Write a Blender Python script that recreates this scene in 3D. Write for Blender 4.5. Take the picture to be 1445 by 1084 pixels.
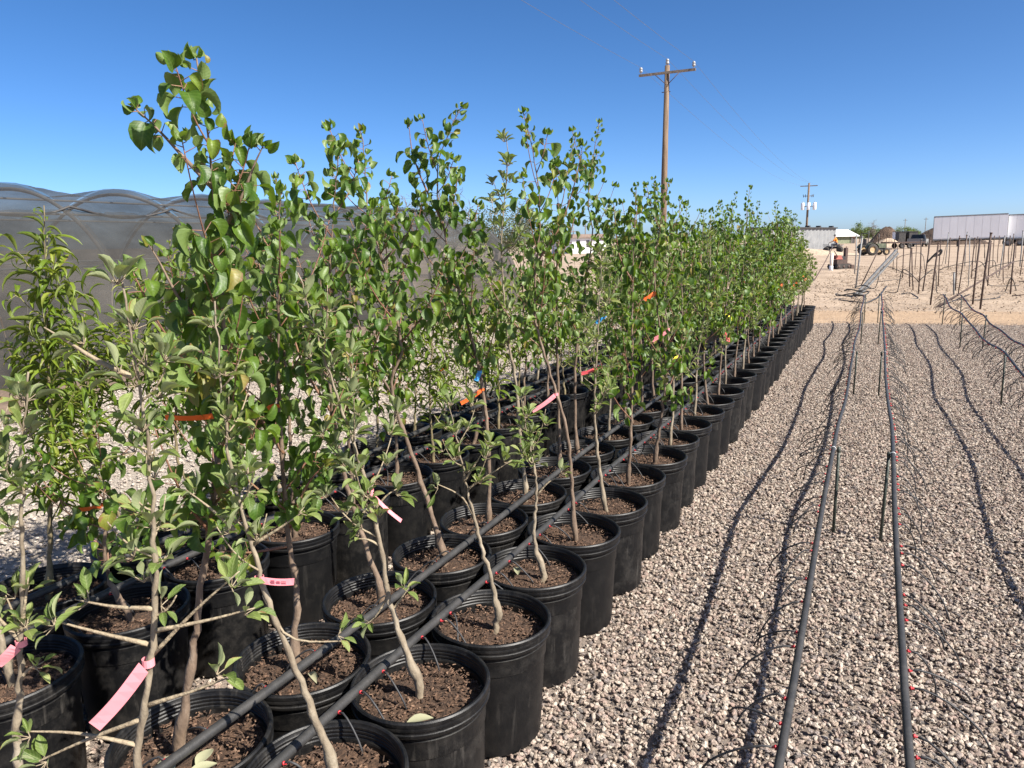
import bpy, math, random
import numpy as np
from mathutils import Matrix, Vector
R = math.radians
random.seed(7)
rng = np.random.default_rng(11)
scene = bpy.context.scene
for o in list(bpy.data.objects): bpy.data.objects.remove(o)
COL = scene.collection

# ------------------------------------------------------------------ camera, sky, sun, exposure
PW, PH, FPX, CXP, CYP = 1445., 1084., 1043., 722.5, 542.
VPX, VPY, EYE = 1237., 332., 1.65
ROLL = R(1.0)
_c, _s = math.cos(ROLL), math.sin(ROLL); _x, _y = VPX - CXP, CYP - VPY
_X, _Y = _x * _c + _y * _s, -_x * _s + _y * _c
PITCH = math.atan(_Y / FPX)
YAW = math.atan(_X / (FPX * math.cos(PITCH) + _Y * math.sin(PITCH)))
FW = np.array([-math.sin(YAW) * math.cos(PITCH), math.cos(YAW) * math.cos(PITCH), -math.sin(PITCH)])
RTH = np.array([math.cos(YAW), math.sin(YAW), 0.]); _U = np.cross(RTH, FW)
RT = _c * RTH - _s * _U; UP = _s * RTH + _c * _U
cam = bpy.data.objects.new('camera', bpy.data.cameras.new('camera'))
COL.objects.link(cam)
cam.matrix_world = Matrix(((RT[0], UP[0], -FW[0], 0), (RT[1], UP[1], -FW[1], 0), (RT[2], UP[2], -FW[2], EYE), (0, 0, 0, 1)))
cam.data.sensor_width = 36.; cam.data.lens = 36. * FPX / PW
cam.data.clip_start = .05; cam.data.clip_end = 6000
scene.camera = cam

SUN_EL, SUN_AZ = R(44), R(98)          # azimuth clockwise from +Y: the sun stands square to the rows, on the right
world = bpy.data.worlds.new('World'); scene.world = world; world.use_nodes = True
wn = world.node_tree.nodes; wl = world.node_tree.links
bg = wn['Background']; bg.inputs['Strength'].default_value = .094
sky = wn.new('ShaderNodeTexSky'); sky.sky_type = 'NISHITA'; sky.sun_disc = False
sky.sun_elevation = SUN_EL; sky.sun_rotation = SUN_AZ
sky.air_density = .45; sky.dust_density = .8; sky.ozone_density = 3.0; sky.altitude = 0
hsv = wn.new('ShaderNodeHueSaturation'); hsv.inputs['Saturation'].default_value = 1.22
wl.new(sky.outputs[0], hsv.inputs['Color']); wl.new(hsv.outputs[0], bg.inputs['Color'])
sl = bpy.data.lights.new('sun', 'SUN'); sl.energy = 5.0; sl.angle = R(.53); sl.color = (1, .945, .86)
sun = bpy.data.objects.new('sun', sl); COL.objects.link(sun)
sdir = Vector((math.sin(SUN_AZ) * math.cos(SUN_EL), math.cos(SUN_AZ) * math.cos(SUN_EL), math.sin(SUN_EL)))
sun.rotation_euler = sdir.to_track_quat('Z', 'Y').to_euler(); sun.location = (30, 0, 30)
vs = scene.view_settings
vs.view_transform = 'Standard'; vs.look = 'None'; vs.exposure = 1.12; vs.gamma = 1; vs.use_curve_mapping = False
scene.cycles.max_bounces = 6; scene.cycles.transparent_max_bounces = 12

# ------------------------------------------------------------------ pixel -> place (a direction; the distance comes from the ground or the row)
CAMP = np.array([0, 0, EYE]); FH = np.array([FW[0], FW[1], 0]); FH /= np.linalg.norm(FH)
def ray(x, y): return FW * FPX + RT * (x - CXP) + UP * (CYP - y)
def at(x, y, z=0.):
    d = ray(x, y); return CAMP + d * ((z - EYE) / d[2])
def upright(base, x, y):               # the point over/next to a base, in the upright plane facing the viewer
    d = ray(x, y); b = np.array([base[0], base[1], 0.]); return CAMP + d * ((b @ FH) / (d @ FH))
def far(x, dist, z=0.):                # ground point in the direction of column x, at a forward distance
    d = ray(x, VPY + (VPX - x) * math.tan(ROLL)); d = d / (d @ FH); return np.array([d[0] * dist, d[1] * dist, z])

# ------------------------------------------------------------------ tagging
def tag(o, label=None, cat=None, group=None, kind=None):
    if label: o['label'] = label
    if cat: o['category'] = cat
    if group: o['group'] = group
    if kind: o['kind'] = kind
    return o
def empty(name, loc=(0, 0, 0), rz=0., label=None, cat=None, group=None):
    o = bpy.data.objects.new(name, None); COL.objects.link(o)
    o.location = loc; o.rotation_euler = (0, 0, rz); o.empty_display_size = .1
    return tag(o, label, cat, group)
def link(name, me, parent=None, loc=None, rz=0.):
    o = bpy.data.objects.new(name, me); COL.objects.link(o)
    if parent: o.parent = parent
    if loc is not None: o.location = loc
    if rz: o.rotation_euler = (0, 0, rz)
    return o
ORD = ['zeroth', 'first', 'second', 'third', 'fourth', 'fifth', 'sixth', 'seventh', 'eighth', 'ninth', 'tenth', 'eleventh', 'twelfth',
       'thirteenth', 'fourteenth', 'fifteenth', 'sixteenth', 'seventeenth', 'eighteenth', 'nineteenth', 'twentieth']
def ordinal(n):
    if n <= 20: return ORD[n]
    t = {2: 'twenty', 3: 'thirty', 4: 'forty', 5: 'fifty', 6: 'sixty', 7: 'seventy', 8: 'eighty'}[n // 10]
    return t[:-1] + 'ieth' if n % 10 == 0 else t + '-' + ORD[n % 10]

# ------------------------------------------------------------------ mesh building
class MB:
    def __init__(s): s.v = []; s.f = []; s.sm = []; s.mi = []
    def add(s, vs_, fs, smooth=False, mi=0):
        n = len(s.v); s.v.extend([tuple(map(float, p)) for p in vs_])
        for f in fs: s.f.append(tuple(i + n for i in f)); s.sm.append(smooth); s.mi.append(mi)
        return s
    def box(s, c, d, M=None, mi=0, taper=1.0):
        x, y, z = d[0] / 2, d[1] / 2, d[2] / 2; t = taper
        p = [Vector(q) for q in ((-x, -y, -z), (x, -y, -z), (x, y, -z), (-x, y, -z), (-x*t, -y*t, z), (x*t, -y*t, z), (x*t, y*t, z), (-x*t, y*t, z))]
        if M is not None: p = [M @ q for q in p]
        p = [q + Vector(c) for q in p]
        return s.add(p, [(0, 3, 2, 1), (4, 5, 6, 7), (0, 1, 5, 4), (1, 2, 6, 5), (2, 3, 7, 6), (3, 0, 4, 7)], False, mi)
    def tube(s, pts, rad, n=8, caps=True, mi=0):
        pts = np.asarray(pts, float); m = len(pts)
        rad = np.full(m, rad) if np.isscalar(rad) else np.asarray(rad)
        T = np.gradient(pts, axis=0); T /= np.linalg.norm(T, axis=1)[:, None] + 1e-12
        ref = np.array([0, 0, 1.]) if abs(T[0][2]) < .9 else np.array([1., 0, 0])
        U = np.cross(T[0], ref); U /= np.linalg.norm(U); vs_ = []
        for i in range(m):
            U = U - T[i] * (U @ T[i]); U /= np.linalg.norm(U) + 1e-12; V = np.cross(T[i], U)
            for k in range(n):
                a = 2 * math.pi * k / n; vs_.append(pts[i] + rad[i] * (U * math.cos(a) + V * math.sin(a)))
        fs = [(i*n+k, i*n+(k+1) % n, (i+1)*n+(k+1) % n, (i+1)*n+k) for i in range(m-1) for k in range(n)]
        if caps: fs += [tuple(range(n-1, -1, -1)), tuple(range((m-1)*n, m*n))]
        return s.add(vs_, fs, True, mi)
    def lathe(s, prof, n=32, c=(0, 0, 0), smooth=True, mi=0, axis='z', close=False):
        vs_ = []
        for r, z in prof:
            for k in range(n):
                a = 2 * math.pi * k / n; p = (r * math.cos(a), r * math.sin(a), z)
                if axis == 'x': p = (p[2], p[0], p[1])
                if axis == 'y': p = (p[0], p[2], p[1])
                vs_.append((p[0] + c[0], p[1] + c[1], p[2] + c[2]))
        m = len(prof)
        fs = [(i*n+k, i*n+(k+1) % n, (i+1)*n+(k+1) % n, (i+1)*n+k) for i in range(m-1) for k in range(n)]
        if close: fs += [tuple(range(n-1, -1, -1)), tuple(range((m-1)*n, m*n))]
        return s.add(vs_, fs, smooth, mi)
    def mesh(s, name, mats):
        me = bpy.data.meshes.new(name); me.from_pydata(s.v, [], s.f)
        me.polygons.foreach_set('use_smooth', s.sm); me.polygons.foreach_set('material_index', s.mi)
        for m in (mats if isinstance(mats, (list, tuple)) else [mats]): me.materials.append(m)
        me.update(); return me
    def build(s, name, mats, parent=None, loc=None, rz=0.): return link(name, s.mesh(name, mats), parent, loc, rz)
def smooth_line(P, n):                 # Catmull-Rom through the waypoints, resampled evenly
    P = np.asarray(P, float)
    if len(P) == 2: return P[0] + (P[1] - P[0]) * np.linspace(0, 1, n)[:, None]
    Q = np.vstack([2*P[0]-P[1], P, 2*P[-1]-P[-2]]); out = []
    for i in range(1, len(Q) - 2):
        for t in np.linspace(0, 1, 12, endpoint=False):
            a, b, c, d = Q[i-1], Q[i], Q[i+1], Q[i+2]
            out.append(.5 * (2*b + (c-a)*t + (2*a-5*b+4*c-d)*t*t + (3*b-a-3*c+d)*t**3))
    out.append(P[-1]); out = np.array(out)
    s = np.r_[0, np.cumsum(np.linalg.norm(np.diff(out, axis=0), axis=1))]; u = np.linspace(0, s[-1], n)
    return np.stack([np.interp(u, s, out[:, k]) for k in range(3)], 1)
def unit(v): v = np.asarray(v, float); return v / (np.linalg.norm(v) + 1e-12)

# ------------------------------------------------------------------ materials
def new_mat(name):
    m = bpy.data.materials.new(name); m.use_nodes = True; nt = m.node_tree
    return m, nt, nt.nodes, nt.links, nt.nodes['Principled BSDF']
def coords(nt, nd, lk, jitter=True):
    tc = nd.new('ShaderNodeTexCoord')
    if not jitter: return tc.outputs['Object']
    oi = nd.new('ShaderNodeObjectInfo'); mu = nd.new('ShaderNodeMath'); mu.operation = 'MULTIPLY'; mu.inputs[1].default_value = 37.
    lk.new(oi.outputs['Random'], mu.inputs[0])
    ad = nd.new('ShaderNodeVectorMath'); ad.operation = 'ADD'
    lk.new(tc.outputs['Object'], ad.inputs[0]); lk.new(mu.outputs[0], ad.inputs[1]); return ad.outputs[0]
def ramp(nd, stops, interp='LINEAR'):
    r = nd.new('ShaderNodeValToRGB'); e = r.color_ramp.elements; r.color_ramp.interpolation = interp
    while len(e) < len(stops): e.new(.5)
    for el, (p, c) in zip(e, stops): el.position = p; el.color = (*c, 1)
    return r
def noisy(name, stops, scale=8., rough=.8, bump=.3, bscale=None, stretch=None, detail=6., metallic=0., spec=None, dist=.02):
    m, nt, nd, lk, b = new_mat(name); co = coords(nt, nd, lk)
    if stretch:
        mp = nd.new('ShaderNodeMapping'); mp.inputs['Scale'].default_value = stretch; lk.new(co, mp.inputs[0]); co = mp.outputs[0]
    n = nd.new('ShaderNodeTexNoise'); n.inputs['Scale'].default_value = scale; n.inputs['Detail'].default_value = detail; n.inputs['Roughness'].default_value = .62
    lk.new(co, n.inputs['Vector']); r = ramp(nd, stops); lk.new(n.outputs['Fac'], r.inputs[0]); lk.new(r.outputs[0], b.inputs['Base Color'])
    b.inputs['Roughness'].default_value = rough; b.inputs['Metallic'].default_value = metallic
    if spec is not None: b.inputs['Specular IOR Level'].default_value = spec
    if bump:
        n2 = nd.new('ShaderNodeTexNoise'); n2.inputs['Scale'].default_value = bscale or scale * 4; n2.inputs['Detail'].default_value = 5
        lk.new(co, n2.inputs['Vector']); bp = nd.new('ShaderNodeBump'); bp.inputs['Strength'].default_value = bump; bp.inputs['Distance'].default_value = dist
        lk.new(n2.outputs['Fac'], bp.inputs['Height']); lk.new(bp.outputs[0], b.inputs['Normal'])
    return m
def two(a, b_, lo=.35, hi=.65): return [(lo, a), (hi, b_)]

# dirt: pale desert soil, large and small patches, fine grit
def dirt_mat(name, a, b_, c, big=.25, fine=9., bump=.6):
    m, nt, nd, lk, p = new_mat(name); co = coords(nt, nd, lk, False)
    n1 = nd.new('ShaderNodeTexNoise'); n1.inputs['Scale'].default_value = big; n1.inputs['Detail'].default_value = 8; n1.inputs['Roughness'].default_value = .65; lk.new(co, n1.inputs['Vector'])
    n2 = nd.new('ShaderNodeTexNoise'); n2.inputs['Scale'].default_value = fine; n2.inputs['Detail'].default_value = 9; n2.inputs['Roughness'].default_value = .7; lk.new(co, n2.inputs['Vector'])
    r1 = ramp(nd, two(a, b_, .38, .62)); lk.new(n1.outputs['Fac'], r1.inputs[0])
    r2 = ramp(nd, [(.3, (0, 0, 0)), (.75, (1, 1, 1))]); lk.new(n2.outputs['Fac'], r2.inputs[0])
    mx = nd.new('ShaderNodeMix'); mx.data_type = 'RGBA'; mx.inputs[7].default_value = (*c, 1)
    sc_ = nd.new('ShaderNodeMath'); sc_.operation = 'MULTIPLY'; sc_.inputs[1].default_value = .55
    lk.new(r2.outputs[0], sc_.inputs[0]); lk.new(sc_.outputs[0], mx.inputs[0]); lk.new(r1.outputs[0], mx.inputs[6]); lk.new(mx.outputs[2], p.inputs['Base Color'])
    p.inputs['Roughness'].default_value = .95; p.inputs['Specular IOR Level'].default_value = .15
    bp = nd.new('ShaderNodeBump'); bp.inputs['Strength'].default_value = bump; bp.inputs['Distance'].default_value = .04
    lk.new(n2.outputs['Fac'], bp.inputs['Height']); lk.new(bp.outputs[0], p.inputs['Normal']); return m
M = {}
M['dirt'] = dirt_mat('pale_dirt', (.38, .29, .21), (.25, .18, .125), (.45, .37, .29), .5, 11., 1.)
M['lane'] = dirt_mat('packed_dirt', (.37, .262, .172), (.29, .20, .13), (.41, .31, .215), 1.6, 16., .8)
M['bed'] = dirt_mat('gravel_fines', (.29, .235, .195), (.22, .178, .148), (.36, .30, .255), 3., 60., .8)
M['fines'] = dirt_mat('pale_gravel_fines', (.42, .36, .295), (.36, .305, .245), (.47, .42, .355), 2., 50., .8)
M['berm'] = noisy('dark_soil', two((.10, .07, .05), (.17, .12, .085)), 6, .95, .8)

m, nt, nd, lk, b = new_mat('pebble'); M['pebble'] = m
oi = nd.new('ShaderNodeObjectInfo')
r = ramp(nd, [(0, (.38, .302, .236)), (.16, (.47, .393, .318)), (.30, (.32, .245, .20)), (.44, (.42, .33, .268)), (.56, (.28, .232, .203)), (.66, (.52, .443, .366)),
              (.78, (.365, .268, .22)), (.86, (.19, .16, .143)), (.92, (.48, .41, .34)), (.97, (.13, .115, .105))], 'CONSTANT')
lk.new(oi.outputs['Random'], r.inputs[0])
n = nd.new('ShaderNodeTexNoise'); n.inputs['Scale'].default_value = 2.5; n.inputs['Detail'].default_value = 5; lk.new(coords(nt, nd, lk), n.inputs['Vector'])
hs = nd.new('ShaderNodeHueSaturation'); mr = nd.new('ShaderNodeMapRange'); mr.inputs['From Min'].default_value = .3; mr.inputs['From Max'].default_value = .7
mr.inputs['To Min'].default_value = .62; mr.inputs['To Max'].default_value = 1.08; lk.new(n.outputs['Fac'], mr.inputs['Value']); lk.new(mr.outputs[0], hs.inputs['Value'])
lk.new(r.outputs[0], hs.inputs['Color']); lk.new(hs.outputs[0], b.inputs['Base Color']); b.inputs['Roughness'].default_value = .75; b.inputs['Specular IOR Level'].default_value = .3
bp = nd.new('ShaderNodeBump'); bp.inputs['Strength'].default_value = .35; bp.inputs['Distance'].default_value = .1; lk.new(n.outputs['Fac'], bp.inputs['Height']); lk.new(bp.outputs[0], b.inputs['Normal'])
m2 = m.copy(); m2.name = 'pale_pebble'; M['pebble_pale'] = m2
for el in [x for x in m2.node_tree.nodes if x.type == 'VALTORGB'][0].color_ramp.elements:
    c = el.color; el.color = (.30 + c[0] * .5, .26 + c[1] * .52, .215 + c[2] * .55, 1)

# black plastic with dust
def plastic(name, base, dust, amount=.5, rough=.42, scale=18., streak=0.):
    m, nt, nd, lk, b = new_mat(name); co = coords(nt, nd, lk)
    n1 = nd.new('ShaderNodeTexNoise'); n1.inputs['Scale'].default_value = scale; n1.inputs['Detail'].default_value = 8; n1.inputs['Roughness'].default_value = .7; lk.new(co, n1.inputs['Vector'])
    n2 = nd.new('ShaderNodeTexNoise'); n2.inputs['Scale'].default_value = scale * 16; n2.inputs['Detail'].default_value = 3; lk.new(co, n2.inputs['Vector'])
    a1 = ramp(nd, [(.45, (0, 0, 0)), (.78, (amount,) * 3)]); lk.new(n1.outputs['Fac'], a1.inputs[0])
    a2 = ramp(nd, [(.66, (0, 0, 0)), (.74, (amount,) * 3)]); lk.new(n2.outputs['Fac'], a2.inputs[0])
    ad = nd.new('ShaderNodeMath'); ad.operation = 'ADD'; ad.use_clamp = True; lk.new(a1.outputs[0], ad.inputs[0]); lk.new(a2.outputs[0], ad.inputs[1]); amt = ad.outputs[0]
    if streak:
        mp = nd.new('ShaderNodeMapping'); mp.inputs['Scale'].default_value = (1, 1, .09); lk.new(co, mp.inputs[0])
        n3 = nd.new('ShaderNodeTexNoise'); n3.inputs['Scale'].default_value = 60; n3.inputs['Detail'].default_value = 4; lk.new(mp.outputs[0], n3.inputs['Vector'])
        a3 = ramp(nd, [(.56, (0, 0, 0)), (.72, (streak,) * 3)]); lk.new(n3.outputs['Fac'], a3.inputs[0])
        n4 = nd.new('ShaderNodeTexNoise'); n4.inputs['Scale'].default_value = 5; lk.new(co, n4.inputs['Vector']); a4 = ramp(nd, [(.45, (0, 0, 0)), (.65, (1, 1, 1))]); lk.new(n4.outputs['Fac'], a4.inputs[0])
        m3 = nd.new('ShaderNodeMath'); m3.operation = 'MULTIPLY'; lk.new(a3.outputs[0], m3.inputs[0]); lk.new(a4.outputs[0], m3.inputs[1])
        a5 = nd.new('ShaderNodeMath'); a5.operation = 'ADD'; a5.use_clamp = True; lk.new(amt, a5.inputs[0]); lk.new(m3.outputs[0], a5.inputs[1])
        oi = nd.new('ShaderNodeObjectInfo'); vr = nd.new('ShaderNodeMapRange'); vr.inputs['To Min'].default_value = .35; vr.inputs['To Max'].default_value = 1.5; lk.new(oi.outputs['Random'], vr.inputs['Value'])
        m4 = nd.new('ShaderNodeMath'); m4.operation = 'MULTIPLY'; m4.use_clamp = True; lk.new(a5.outputs[0], m4.inputs[0]); lk.new(vr.outputs[0], m4.inputs[1]); amt = m4.outputs[0]
    mx = nd.new('ShaderNodeMix'); mx.data_type = 'RGBA'; mx.inputs[6].default_value = (*base, 1); mx.inputs[7].default_value = (*dust, 1)
    lk.new(amt, mx.inputs[0]); lk.new(mx.outputs[2], b.inputs['Base Color']); b.inputs['Specular IOR Level'].default_value = .36
    rr = nd.new('ShaderNodeMapRange'); rr.inputs['To Min'].default_value = rough; rr.inputs['To Max'].default_value = min(1, rough + .4); lk.new(amt, rr.inputs['Value']); lk.new(rr.outputs[0], b.inputs['Roughness'])
    bp = nd.new('ShaderNodeBump'); bp.inputs['Strength'].default_value = .12; bp.inputs['Distance'].default_value = .004; lk.new(n2.outputs['Fac'], bp.inputs['Height']); lk.new(bp.outputs[0], b.inputs['Normal'])
    return m
M['pot'] = plastic('black_pot_plastic', (.0048, .0048, .0052), (.10, .09, .078), .2, .45, 18., .3)
M['hose'] = plastic('poly_hose', (.032, .031, .03), (.14, .13, .118), .3, .5, 14.)
M['drip'] = plastic('drip_tube', (.03, .03, .032), (.12, .115, .11), .5, .5, 40.)
M['clip'] = noisy('red_connector', two((.40, .02, .03), (.50, .035, .04)), 40, .5, 0)
M['soil'] = noisy('bark_soil', [(.3, (.022, .012, .007)), (.5, (.055, .030, .017)), (.72, (.125, .072, .042))], 70, .95, 1., 120, dist=.01)
m, nt, nd, lk, b = new_mat('bark_chip'); M['chip'] = m
n = nd.new('ShaderNodeTexNoise'); n.inputs['Scale'].default_value = 55; lk.new(coords(nt, nd, lk), n.inputs['Vector'])
r = ramp(nd, [(.3, (.03, .018, .012)), (.48, (.085, .05, .032)), (.6, (.15, .085, .052)), (.72, (.27, .18, .12))]); lk.new(n.outputs['Fac'], r.inputs[0]); lk.new(r.outputs[0], b.inputs['Base Color']); b.inputs['Roughness'].default_value = .9
M['bark_apricot'] = noisy('apricot_bark', [(.3, (.09, .06, .04)), (.55, (.17, .118, .08)), (.75, (.27, .205, .15))], 28, .75, .6, 90, (1, 1, .45), dist=.006)
M['bark_apple'] = noisy('apple_bark', [(.3, (.13, .098, .066)), (.55, (.24, .195, .135)), (.75, (.36, .31, .235))], 26, .75, .6, 90, (1, 1, .5), dist=.006)
M['bark_peach'] = noisy('peach_bark', [(.3, (.10, .075, .04)), (.6, (.20, .16, .085)), (.75, (.27, .23, .13))], 26, .7, .5, 90, (1, 1, .5), dist=.006)
M['twig_red'] = noisy('young_red_shoot', two((.17, .07, .05), (.23, .13, .07)), 20, .55, .2)
M['twig_green'] = noisy('young_green_shoot', two((.17, .17, .05), (.24, .22, .08)), 20, .55, .2)
M['twig_tan'] = noisy('young_tan_shoot', two((.22, .17, .11), (.32, .26, .17)), 24, .7, .4)

def leaf_mat(name, ramp_top, back, trans_col, trans=.28, rough=.42, spec=.5, veins=True):
    m, nt, nd, lk, b = new_mat(name); nd.remove(b)
    def mth(op, x, y=None, clamp=False):
        q = nd.new('ShaderNodeMath'); q.operation = op; q.use_clamp = clamp
        for i, v in enumerate((x, y)):
            if v is None: continue
            if isinstance(v, (int, float)): q.inputs[i].default_value = v
            else: lk.new(v, q.inputs[i])
        return q.outputs[0]
    oi = nd.new('ShaderNodeObjectInfo'); at_ = nd.new('ShaderNodeAttribute'); at_.attribute_name = 'tint'
    rnd = mth('FRACT', mth('ADD', oi.outputs['Random'], at_.outputs['Fac']))
    r = ramp(nd, ramp_top); lk.new(rnd, r.inputs[0])
    tc = nd.new('ShaderNodeTexCoord'); n = nd.new('ShaderNodeTexNoise'); n.inputs['Scale'].default_value = 5.; n.inputs['Detail'].default_value = 5
    col = r.outputs[0]; height = n.outputs['Fac']
    if veins:
        lf = nd.new('ShaderNodeAttribute'); lf.attribute_name = 'lf'; sx = nd.new('ShaderNodeSeparateXYZ'); lk.new(lf.outputs['Vector'], sx.inputs[0])
        vo = nd.new('ShaderNodeCombineXYZ'); lk.new(sx.outputs[0], vo.inputs[0]); lk.new(sx.outputs[1], vo.inputs[1]); lk.new(mth('MULTIPLY', rnd, 91.), vo.inputs[2]); lk.new(vo.outputs[0], n.inputs['Vector']); n.inputs['Scale'].default_value = 2.2
        ab = mth('ABSOLUTE', sx.outputs[0]); mid_ = mth('SUBTRACT', 1., mth('MULTIPLY', ab, 11.), True)
        lat = mth('POWER', mth('ABSOLUTE', mth('SINE', mth('MULTIPLY', mth('SUBTRACT', sx.outputs[1], mth('MULTIPLY', ab, .22)), 21.))), 9.)
        lat = mth('SUBTRACT', 1., lat); vein = mth('ADD', mid_, mth('MULTIPLY', mth('POWER', lat, 14.), .0))
        ribs = mth('POWER', mth('ABSOLUTE', mth('SINE', mth('MULTIPLY', mth('SUBTRACT', sx.outputs[1], mth('MULTIPLY', ab, .22)), 21.))), 6.)
        vein = mth('ADD', mid_, mth('MULTIPLY', ribs, .35), True)
        mv = nd.new('ShaderNodeMix'); mv.data_type = 'RGBA'; lk.new(mth('MULTIPLY', vein, .5), mv.inputs[0]); lk.new(col, mv.inputs[6]); mv.inputs[7].default_value = (min(1, back[0] * 1.15), min(1, back[1] * 1.15), back[2], 1); col = mv.outputs[2]
        # browned margins and spots on the older leaves
        old = mth('MULTIPLY', mth('GREATER_THAN', rnd, .84), mth('GREATER_THAN', mth('ADD', mth('MULTIPLY', ab, .45), n.outputs['Fac']), .93))
        mo = nd.new('ShaderNodeMix'); mo.data_type = 'RGBA'; lk.new(old, mo.inputs[0]); lk.new(col, mo.inputs[6]); mo.inputs[7].default_value = (.17, .095, .04, 1); col = mo.outputs[2]
        height = mth('SUBTRACT', n.outputs['Fac'], mth('MULTIPLY', vein, .5))
    else: lk.new(tc.outputs['Object'], n.inputs['Vector'])
    hs = nd.new('ShaderNodeHueSaturation'); mr = nd.new('ShaderNodeMapRange'); mr.inputs['From Min'].default_value = .3; mr.inputs['From Max'].default_value = .7
    mr.inputs['To Min'].default_value = .72; mr.inputs['To Max'].default_value = 1.25; lk.new(n.outputs['Fac'], mr.inputs['Value']); lk.new(mr.outputs[0], hs.inputs['Value']); lk.new(col, hs.inputs['Color'])
    ge = nd.new('ShaderNodeNewGeometry'); mx = nd.new('ShaderNodeMix'); mx.data_type = 'RGBA'; mx.inputs[7].default_value = (*back, 1)
    lk.new(ge.outputs['Backfacing'], mx.inputs[0]); lk.new(hs.outputs[0], mx.inputs[6])
    p = nd.new('ShaderNodeBsdfPrincipled'); lk.new(mx.outputs[2], p.inputs['Base Color']); p.inputs['Roughness'].default_value = rough; p.inputs['Specular IOR Level'].default_value = spec
    t = nd.new('ShaderNodeBsdfTranslucent'); t.inputs['Color'].default_value = (*trans_col, 1)
    ms = nd.new('ShaderNodeMixShader'); ms.inputs[0].default_value = trans; lk.new(p.outputs[0], ms.inputs[1]); lk.new(t.outputs[0], ms.inputs[2])
    bp = nd.new('ShaderNodeBump'); bp.inputs['Strength'].default_value = .3; bp.inputs['Distance'].default_value = .0025; lk.new(height, bp.inputs['Height']); lk.new(bp.outputs[0], p.inputs['Normal'])
    lk.new(ms.outputs[0], nd['Material Output'].inputs['Surface']); return m
M['leaf_apricot'] = leaf_mat('apricot_leaf', [(0, (.026, .066, .007)), (.35, (.046, .098, .009)), (.7, (.078, .138, .013)), (.93, (.13, .185, .02)), (.985, (.20, .155, .035))], (.135, .195, .055), (.23, .38, .015), .25, .45, .36)
M['leaf_apple'] = leaf_mat('apple_leaf', [(0, (.062, .105, .020)), (.4, (.105, .155, .032)), (.75, (.165, .21, .055)), (1, (.25, .28, .10))], (.30, .335, .175), (.27, .36, .05), .27, .55, .3)
M['leaf_peach'] = leaf_mat('peach_leaf', [(0, (.06, .105, .008)), (.45, (.095, .15, .012)), (.8, (.145, .20, .02)), (1, (.21, .24, .035))], (.15, .19, .04), (.27, .35, .015), .28, .45, .35)
M['leaf_dry'] = leaf_mat('wilted_leaf', [(0, (.20, .21, .12)), (1, (.33, .31, .20))], (.34, .33, .24), (.25, .25, .1), .1, .7)
M['leaf_desert'] = leaf_mat('desert_leaf', [(0, (.055, .068, .028)), (1, (.105, .115, .052))], (.12, .13, .07), (.10, .13, .03), .2, .6, .4, False)
M['leaf_far'] = leaf_mat('far_green_leaf', [(0, (.075, .125, .028)), (1, (.14, .195, .05))], (.14, .18, .06), (.14, .21, .03), .25, .6, .4, False)
def ribbon_mat(name, c):
    m, nt, nd, lk, b = new_mat(name); b.inputs['Base Color'].default_value = (*c, 1); b.inputs['Roughness'].default_value = .45; return m
M['tag_pink'] = ribbon_mat('pink_tape', (.80, .27, .30)); M['tag_orange'] = ribbon_mat('orange_tape', (.82, .15, .03)); M['tag_blue'] = ribbon_mat('blue_tape', (.05, .30, .66))
M['tag_yellow'] = ribbon_mat('yellow_tape', (.85, .72, .04)); M['tag_red'] = ribbon_mat('red_tape', (.70, .10, .12)); M['print'] = ribbon_mat('tag_print', (.42, .10, .14))
M['wood_pole'] = noisy('weathered_pole', [(.3, (.09, .058, .035)), (.5, (.165, .11, .068)), (.7, (.25, .175, .115))], 5, .85, .8, 20, (3, 3, .18))
M['crossarm'] = noisy('grey_crossarm', two((.15, .12, .095), (.26, .21, .16)), 6, .9, .5)
M['porcelain'] = noisy('insulator', two((.26, .26, .26), (.34, .34, .34)), 4, .35, 0)
M['steel'] = noisy('galvanised', two((.20, .197, .19), (.28, .275, .265)), 10, .75, .15)
M['rusty'] = noisy('rusty_post', [(.3, (.045, .03, .026)), (.55, (.085, .055, .045)), (.75, (.15, .09, .06))], 12, .85, .4)
M['greypost'] = noisy('grey_post', two((.16, .165, .165), (.26, .26, .255)), 12, .6, .2)
M['greenpost'] = noisy('dark_green_stake', two((.018, .028, .02), (.05, .058, .045)), 20, .55, .2)
M['zip'] = ribbon_mat('white_tie', (.75, .75, .74))
M['pvc'] = noisy('cream_pipe', two((.58, .50, .42), (.70, .63, .55)), 5, .5, .1)
M['white'] = noisy('white_panel', [(.3, (.72, .72, .73)), (.6, (.80, .80, .81)), (.8, (.84, .84, .84))], .8, .45, .05, stretch=(1, 1, .3))
M['white_roof'] = noisy('white_roof_metal', two((.75, .75, .75), (.82, .82, .81)), 1, .5, .05)
M['darkmetal'] = noisy('dark_metal', two((.02, .02, .022), (.06, .055, .05)), 6, .6, .2)
M['tyre'] = noisy('tyre_rubber', two((.02, .019, .018), (.06, .052, .045)), 12, .85, .4)
M['container'] = noisy('grey_corrugated', [(.3, (.16, .165, .17)), (.6, (.23, .235, .235)), (.8, (.29, .28, .27))], 1.3, .6, .1)
M['brick'] = noisy('brown_wall', two((.20, .12, .085), (.28, .17, .12)), 3, .9, .3)
M['green_wall'] = noisy('dull_green_wall', two((.13, .15, .09), (.19, .20, .13)), 2, .9, .2)
M['roof_brown'] = noisy('brown_roof', two((.13, .09, .075), (.19, .14, .11)), 3, .9, .3)
M['compost'] = noisy('compost', [(.3, (.045, .028, .019)), (.7, (.11, .07, .045))], .9, .98, 1., 3., dist=.3)
M['sand_pile'] = noisy('sand_pile', two((.40, .30, .21), (.50, .39, .28)), .8, .98, .8, 3., dist=.2)
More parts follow.
